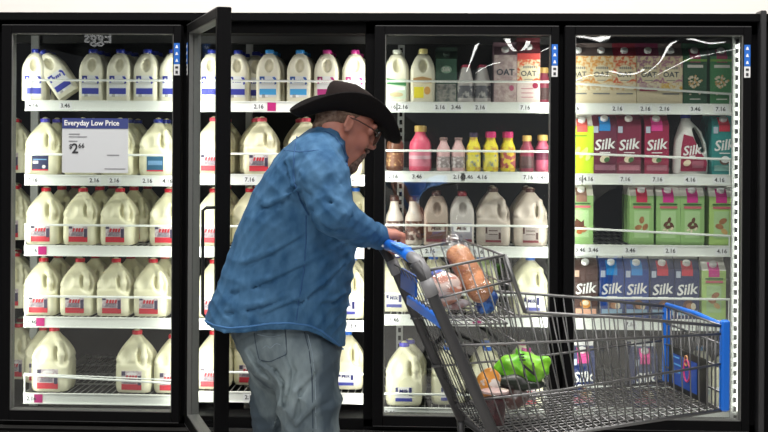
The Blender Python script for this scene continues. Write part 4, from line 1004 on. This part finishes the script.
# elbow creases on the sleeve
for (a, b_, c_, d_) in ((300, 172, 326, 190), (304, 186, 338, 201), (310, 204, 345, 214), (330, 196, 352, 212), (322, 222, 352, 226), (338, 238, 368, 234), (318, 160, 340, 178)):
    A_, B_ = SF.hit(a, b_, 3.4, 4.4, 0), SF.hit(c_, d_, 3.4, 4.4, 0)
    SF.cone(A_, (A_+B_)/2, .002, .006, .012).cone((A_+B_)/2, B_, .006, .002, .012); dn = np.array([0, 0, -.018]); SF.cone(A_+dn, B_+dn, .001, .001, .012, 's')
# long folds fanning over the back towards the hem
for (a, b_, c_, d_) in ((262, 205, 300, 188), (244, 262, 300, 235), (232, 290, 305, 262), (226, 310, 296, 292), (262, 312, 330, 278), (300, 300, 344, 262), (286, 160, 300, 205), (322, 300, 345, 292)):
    A_, B_ = SF.hit(a, b_, 3.4, 4.4, 0), SF.hit(c_, d_, 3.4, 4.4, 0); M_ = SF.hit((a+c_)/2, (b_+d_)/2+3, 3.4, 4.4, 0)
    SF.cone(A_, M_, .003, .007, .012).cone(M_, B_, .007, .003, .012); dn = np.array([0, 0, -.014]); SF.cone(A_+dn, M_+dn, .002, .003, .012, 's').cone(M_+dn, B_+dn, .003, .002, .012, 's')
hem = [(180, 318), (203, 322), (214, 327), (228, 330), (245, 329), (270, 325.5), (290, 325), (310, 327.5), (322, 333), (334, 343), (346, 353), (380, 356)]
hs_ = np.array([(x-384)/FPX*4.0 for x, y in hem]); hzv = np.array([vec(x, y, 3.95)[2] for x, y in hem])
def cut(X, Y, Z):
    s_ = (X-CAM[0])*CR[0]+(Y-CAM[1])*CR[1]+(Z-CAM[2])*CR[2]
    return np.interp(s_, hs_, hzv) - Z
SF.op(cut, (-9, -9, -9), (9, 9, 9), .01, 'i')
wear(SF.mesh('shirt', shirtm))
# decals that follow a surface
def strip_on(F, pts, r, m, name, d0=3.3, d1=4.5, n=10, lift=.001, flat=None):
    P2 = []
    for i in range(len(pts)-1):
        for k_ in range(n): t = k_/n; P2.append((pts[i][0]*(1-t)+pts[i+1][0]*t, pts[i][1]*(1-t)+pts[i+1][1]*t))
    P2.append(pts[-1]); q = [F.hit(x, y, d0, d1, lift) for x, y in P2]
    q = [np.mean(q[max(0, i-1):i+2], 0) for i in range(len(q))]
    return MB().tube(q, r, m, 6).build(name, None, True)
seam = mat('shirt_seam', (.018, .075, .20), .8); seamh = mat('shirt_hem', (.045, .15, .34), .8)
wear(strip_on(SF, [(297, 136), (294, 155), (294, 180), (300, 200), (309, 216)], .0030, seam, 'sleeve_seam'))
wear(strip_on(SF, [(306, 214), (306, 240), (304, 270), (299, 300), (296, 322)], .0022, seam, 'side_seam'))
wear(strip_on(SF, [(204, 320.5), (214, 325.5), (228, 328.2), (245, 327.2), (270, 323.6), (290, 323.2), (310, 325.6), (322, 331), (334, 341), (344, 350)], .0032, seamh, 'hem'))
wear(strip_on(SF, [(324, 131), (334, 136), (342, 146), (346, 158), (347, 166)], .0032, seam, 'collar_edge'))
wear(strip_on(SF, [(283, 150), (300, 152), (320, 150)], .0018, seam, 'yoke_seam'))
# collar: a folded band around the neck
b = MB(); ring = []
cax = (hd(-.03, 0, -.06)-vec(322, 150, 4.02)); cax /= np.linalg.norm(cax)
n = 28; vs = []; fs = []
for i in range(n+1):
    t = -math.pi*.93+2*math.pi*.93*i/n      # opening at the throat
    for j, (rd, hh) in enumerate(((.066, .030), (.071, .036), (.088, .004), (.098, -.018), (.093, -.020), (.082, .0))):
        base = vec(329, 146, 4.02)
        fx = np.array([math.cos(HY), math.sin(HY), -.25]); fx = fx-cax*(fx@cax); fx /= np.linalg.norm(fx); fy = np.cross(cax, fx)
        th = t+math.pi; vs.append(base+cax*(hh+.004-.020*max(0, math.cos(th)))+fx*(rd*math.cos(th)*1.0)+fy*(rd*math.sin(th)*.98))
for i in range(n):
    for j in range(6): fs.append((i*6+j, i*6+(j+1) % 6, (i+1)*6+(j+1) % 6, (i+1)*6+j))
b.add(vs, fs, shirtm); wear(b.build('collar', None, True))
# cuff with two snaps
cdir = (WRr-ELr)/np.linalg.norm(WRr-ELr)
wear(MB().tube([WRr-cdir*.050, WRr-cdir*.045, WRr+cdir*.002, WRr+cdir*.006, WRr+cdir*.004], .04, shirtm, 24, rs=[.038, .041, .0375, .034, .028]).build('cuff', None, True))
for (x, y) in ((369, 249), (383, 247)):
    h_ = P(x, y-1.5, 3.862); wear(MB().lathe([(.001, -.004), (.0052, -.003), (.0052, .001), (.003, .003)], mat('pearl_snap', (.75, .78, .80), .2), 12, mtx=Matrix.Translation(Vector(h_)) @ Matrix.Rotation(math.radians(80), 4, 'X')).build('snap_button', None, True))
# --- jeans
jeanm = mat('faded_denim', (.058, .082, .105), .8, noise=(9, (.24, .30, .32), .40, .68, (1, 1, .45)), bump=(420, .3, .002), spec=.2)
JF = Field(vec(285, 562, 4.1)-np.array([.32, .36, .0]), vec(285, 312, 4.1)+np.array([.32, .36, 0]), .0062)
JL = [(312, 224, 341, 4.05, .165), (330, 230, 341, 4.05, .17), (342, 234, 341, 4.05, .175), (355, 240, 341, 4.05, .175), (368, 247, 341, 4.05, .165), (385, 262, 334, 4.05, .10)]
jz = np.array([vec(290, y, d)[2] for y, a, c, d, q in JL])[::-1]; jc = np.array([((a+c)/2-384)/FPX*d for y, a, c, d, q in JL])[::-1]
ja = np.array([(c-a)/2/FPX*d for y, a, c, d, q in JL])[::-1]; jb = np.array([q for *_, q in JL])[::-1]
def pel(X, Y, Z):
    dx, dy = X-CAM[0], Y-CAM[1]; s_ = dx*CR[0]+dy*CR[1]+(Z-CAM[2])*CR[2]; t_ = dx*fw[0]+dy*fw[1]
    a_ = np.interp(Z, jz, ja); b_ = np.interp(Z, jz, jb); q = np.sqrt(((s_-np.interp(Z, jz, jc))/a_)**2+((t_-4.05)/b_)**2)
    return np.maximum((q-1)*np.minimum(a_, b_)*.9, np.maximum(Z-jz[-1], jz[0]-Z))
JF.op(pel, (-9, -9, -9), (9, 9, 9), .01)
JF.cone(vec(306, 366, 3.96), vec(309, 400, 3.94), .106, .100, .03).cone(vec(309, 400, 3.94), vec(311, 462, 3.93), .100, .088, .02).cone(vec(311, 462, 3.93), vec(300, 545, 3.96), .088, .072, .02)
JF.cone(vec(277, 366, 4.12), vec(277, 400, 4.15), .100, .088, .03).cone(vec(277, 400, 4.15), vec(276, 462, 4.20), .086, .080, .02).cone(vec(276, 462, 4.20), vec(256, 535, 4.28), .080, .068, .02)
JF.op(lambda X, Y, Z: -ridg(X, Y, Z, .007, 22, 26, 2.4, .7)-ridg(X, Y, Z, .004, -30, 50, 2.6, 2.3)+.005, (-9, -9, -9), (9, 9, 9), .01, '+')
for pts in ([(262, 362), (276, 372), (285, 385), (284, 405), (278, 428)], [(250, 352), (262, 372), (272, 380)], [(286, 352), (293, 372), (290, 395)], [(318, 372), (300, 392), (296, 418)], [(330, 400), (314, 410), (300, 425)]):
    for (a, b_), (c_, d_) in zip(pts, pts[1:]):
        A_, B_ = JF.hit(a, b_, 3.4, 4.5, 0), JF.hit(c_, d_, 3.4, 4.5, 0); JF.cone(A_, B_, .004, .004, .016, 's'); dn = CR*.014; JF.cone(A_-dn, B_-dn, .004, .004, .016)
wear(JF.mesh('jeans', jeanm))
stitch = mat('denim_stitch', (.035, .055, .08), .8); pale = mat('denim_pale_edge', (.22, .28, .33), .8)
wear(strip_on(JF, [(304, 331), (309, 350), (312, 375), (312.5, 400), (313, 431), (312, 470)], .002, stitch, 'outseam', n=8))
wear(strip_on(JF, [(307.5, 333), (312, 352), (315, 376), (315.5, 402), (316, 431)], .0012, pale, 'outseam_stitch', n=8))
wear(strip_on(JF, [(254, 332), (256, 345), (259, 360), (270, 362), (283, 356), (287, 354), (286, 340), (285, 328)], .0017, stitch, 'back_pocket', n=6))
wear(strip_on(JF, [(256, 334), (270, 337), (286, 334)], .0016, pale, 'pocket_hem', n=6))
wear(strip_on(JF, [(262, 349), (267, 345), (270, 349), (276, 343), (283, 346)], .0012, pale, 'pocket_stitch', n=4))
# --- shoes
shm = mat('brown_shoe_leather', (.07, .04, .025), .45)
for (px, py, dep) in ((300, 545, 3.96), (256, 535, 4.28)):
    a = vec(px, py, dep); a[2] = .05
    F = Field(a-np.array([.12, .12, .06]), a+np.array([.26, .14, .14]), .006)
    F.cone(a+np.array([-.03, 0, 0]), a+np.array([.06, .01, .0]), .045, .045, .02).cone(a+np.array([.06, .01, 0]), a+np.array([.17, .03, -.012]), .045, .034, .02).cone(a, a+np.array([0, 0, .09]), .046, .05, .02)
    F.op(lambda X, Y, Z: .002-Z, (-9, -9, -9), (9, 9, 9), .01, 'i'); so = wear(F.mesh('shoe', shm))
# --- hair under the hat
hair = mat('short_grey_brown_hair', (.10, .055, .035), .8, noise=(60, (.22, .15, .11), .4, .65), bump=(200, .6, .004))
HF = Field(HC-.16, HC+.16, .004)
HF.ell(hd(-.012, 0, .038), (.099, .0765, .083), .006, R=HR).cone(hd(-.055, 0, -.020), hd(-.060, 0, -.045), .045, .036, .02)
HF.ell(hd(.085, 0, -.01), (.085, .2, .075), .01, 's', R=HR); HF.ell(hd(.02, 0, -.070), (.062, .2, .075), .01, 's', R=HR)
HF.op(incrown, HT-.16, HT+.16, .01, 'i')
for s in (-1, 1): HF.ell(hd(-.003, s*.083, -.010), (.026, .02, .036), .004, 's', R=HR)
wear(HF.mesh('hair', hair))
# short goatee and moustache stubble
GF = Field(HC-.18, HC+.18, .004)
GF.cone(hd(.078, -.012, -.124), hd(.084, .012, -.124), .021, .021, .01).cone(hd(.097, -.026, -.072), hd(.082, -.020, -.116), .007, .013, .01).cone(hd(.097, .026, -.072), hd(.082, .020, -.116), .007, .013, .01).cone(hd(.103, -.022, -.055), hd(.103, .022, -.055), .0075, .0075, .008)
wear(GF.mesh('goatee', mat('grizzled_goatee', (.05, .03, .022), .8, noise=(90, (.16, .10, .08), .4, .6))))
# --- sunglasses
gm2 = mat('lens_dark', (.006, .007, .009), .25); fr = mat('frame_brown', (.07, .03, .02), .3)
b = MB()
for s in (-1, 1):
    b.tube([hd(-.018, s*.083, .012), hd(.02, s*.081, .014), (hd(.070, s*.072, .012)), hd(.104, s*.063, .004)], .0024, fr, 6)
    pts = [hd(.113-.35*abs(.034+.026*math.cos(a)-.0)**1.5, s*(.034+.029*math.cos(a)), -.006+.024*math.sin(a)) for a in np.linspace(0, 2*math.pi, 20)]
    b.tube(pts, .0021, fr, 5)
b.tube([hd(.113, -.008, .004), hd(.117, 0, .006), hd(.113, .008, .004)], .0022, fr, 6); gl = wear(b.build('sunglasses', None, True))
for s in (-1, 1):
    vs = [hd(.113-.35*abs(.034+.027*math.cos(a)*r_)**1.5, s*(.034+.027*math.cos(a)*r_), -.006+.023*math.sin(a)*r_) for r_ in (.01, .5, 1) for a in np.linspace(0, 2*math.pi, 20)[:-1]]
    nn = 19; vs2 = [v+HR[:, 0]*(-.002) for v in vs]; fs = []
    for r_ in range(2):
        for k_ in range(nn): q = (r_*nn+k_, r_*nn+(k_+1) % nn, (r_+1)*nn+(k_+1) % nn, (r_+1)*nn+k_); fs.append(q); fs.append(tuple(i+3*nn for i in q[::-1]))
    o = MB(); o.add(vs+vs2, fs, gm2); l_ = o.build('lens', None, True); wear(l_)
# --- hat
felt = mat('black_felt', (.005, .004, .004), .85, spec=.15, bump=(150, .3, .003)); feltb = mat('dark_brown_felt', (.014, .009, .008), .85, spec=.2, bump=(150, .3, .003))
b = MB(); vs = []; fs = []; n = 56; RB = 9
for side_ in (0, 1):
    for j in range(RB):
        t = j/(RB-1)
        for k_ in range(n):
            a = 2*math.pi*k_/n; c_, s_ = math.cos(a), math.sin(a)
            rx = .088+(.190-.088 + (.006 if c_ < 0 else -.004))*t; ry = .072+(.140-.072)*t
            z = t**1.5*.062*s_*s_ - c_*c_*(.052*math.sin(math.pi*min(1, t*1.0)*.62) - (.012*t**4 if c_ < 0 else -.006*t)) + (-.005 if side_ else 0)
            if t > .85: z += 0
            vs.append(ht(rx*c_, ry*s_*(1-.10*t), z))
o_ = RB*n
for j in range(RB-1):
    for k_ in range(n):
        q = (j*n+k_, j*n+(k_+1) % n, (j+1)*n+(k_+1) % n, (j+1)*n+k_); fs.append(q); fs.append(tuple(i+o_ for i in q[::-1]))
for k_ in range(n): fs.append(((RB-1)*n+k_, (RB-1)*n+(k_+1) % n, o_+(RB-1)*n+(k_+1) % n, o_+(RB-1)*n+k_)); fs.append((k_, o_+k_, o_+(k_+1) % n, (k_+1) % n))
b.add(vs, fs, felt); hat = empty('cowboy_hat', tuple(HT)); hat.parent = man; hat.matrix_parent_inverse = Matrix.Translation(-Vector(man.location))
def onhat(o): o.parent = hat; o.matrix_parent_inverse = Matrix.Translation(-Vector(HT)); return o
onhat(b.build('brim', None, True))
b = MB(); vs = []; fs = []; CH = [(z_*.93, p_, q_) for z_, p_, q_ in [(0, 1, 1), (.02, .985, .98), (.045, .95, .92), (.070, .90, .84), (.088, .82, .72), (.098, .70, .56), (.098, .5, .34), (.090, .25, .15), (.087, .02, .02)]]
for z, fx_, fy_ in CH:
    for k_ in range(n):
        a = 2*math.pi*k_/n; c_, s_ = math.cos(a), math.sin(a)
        x = .092*fx_*c_ - .012*z/.09; y = .078*fy_*s_*(1-.22*max(0, c_)*z/.09)
        vs.append(ht(x, y, z*(1-.16*max(0, c_)-.0*c_)))
for j in range(len(CH)-1):
    for k_ in range(n): fs.append((j*n+k_, j*n+(k_+1) % n, (j+1)*n+(k_+1) % n, (j+1)*n+k_))
fs.append(tuple((len(CH)-1)*n+k_ for k_ in range(n))); b.add(vs, fs, feltb); onhat(b.build('crown', None, True))
b = MB(); vs = [ht(.0915*math.cos(2*math.pi*k_/n)*f, .0755*math.sin(2*math.pi*k_/n)*f, z) for f, z in ((1, .001), (1, .022), (.96, .022)) for k_ in range(n)]
b.add(vs, [(j*n+k_, j*n+(k_+1) % n, (j+1)*n+(k_+1) % n, (j+1)*n+k_) for j in range(2) for k_ in range(n)], felt); onhat(b.build('hat_band', None, True))
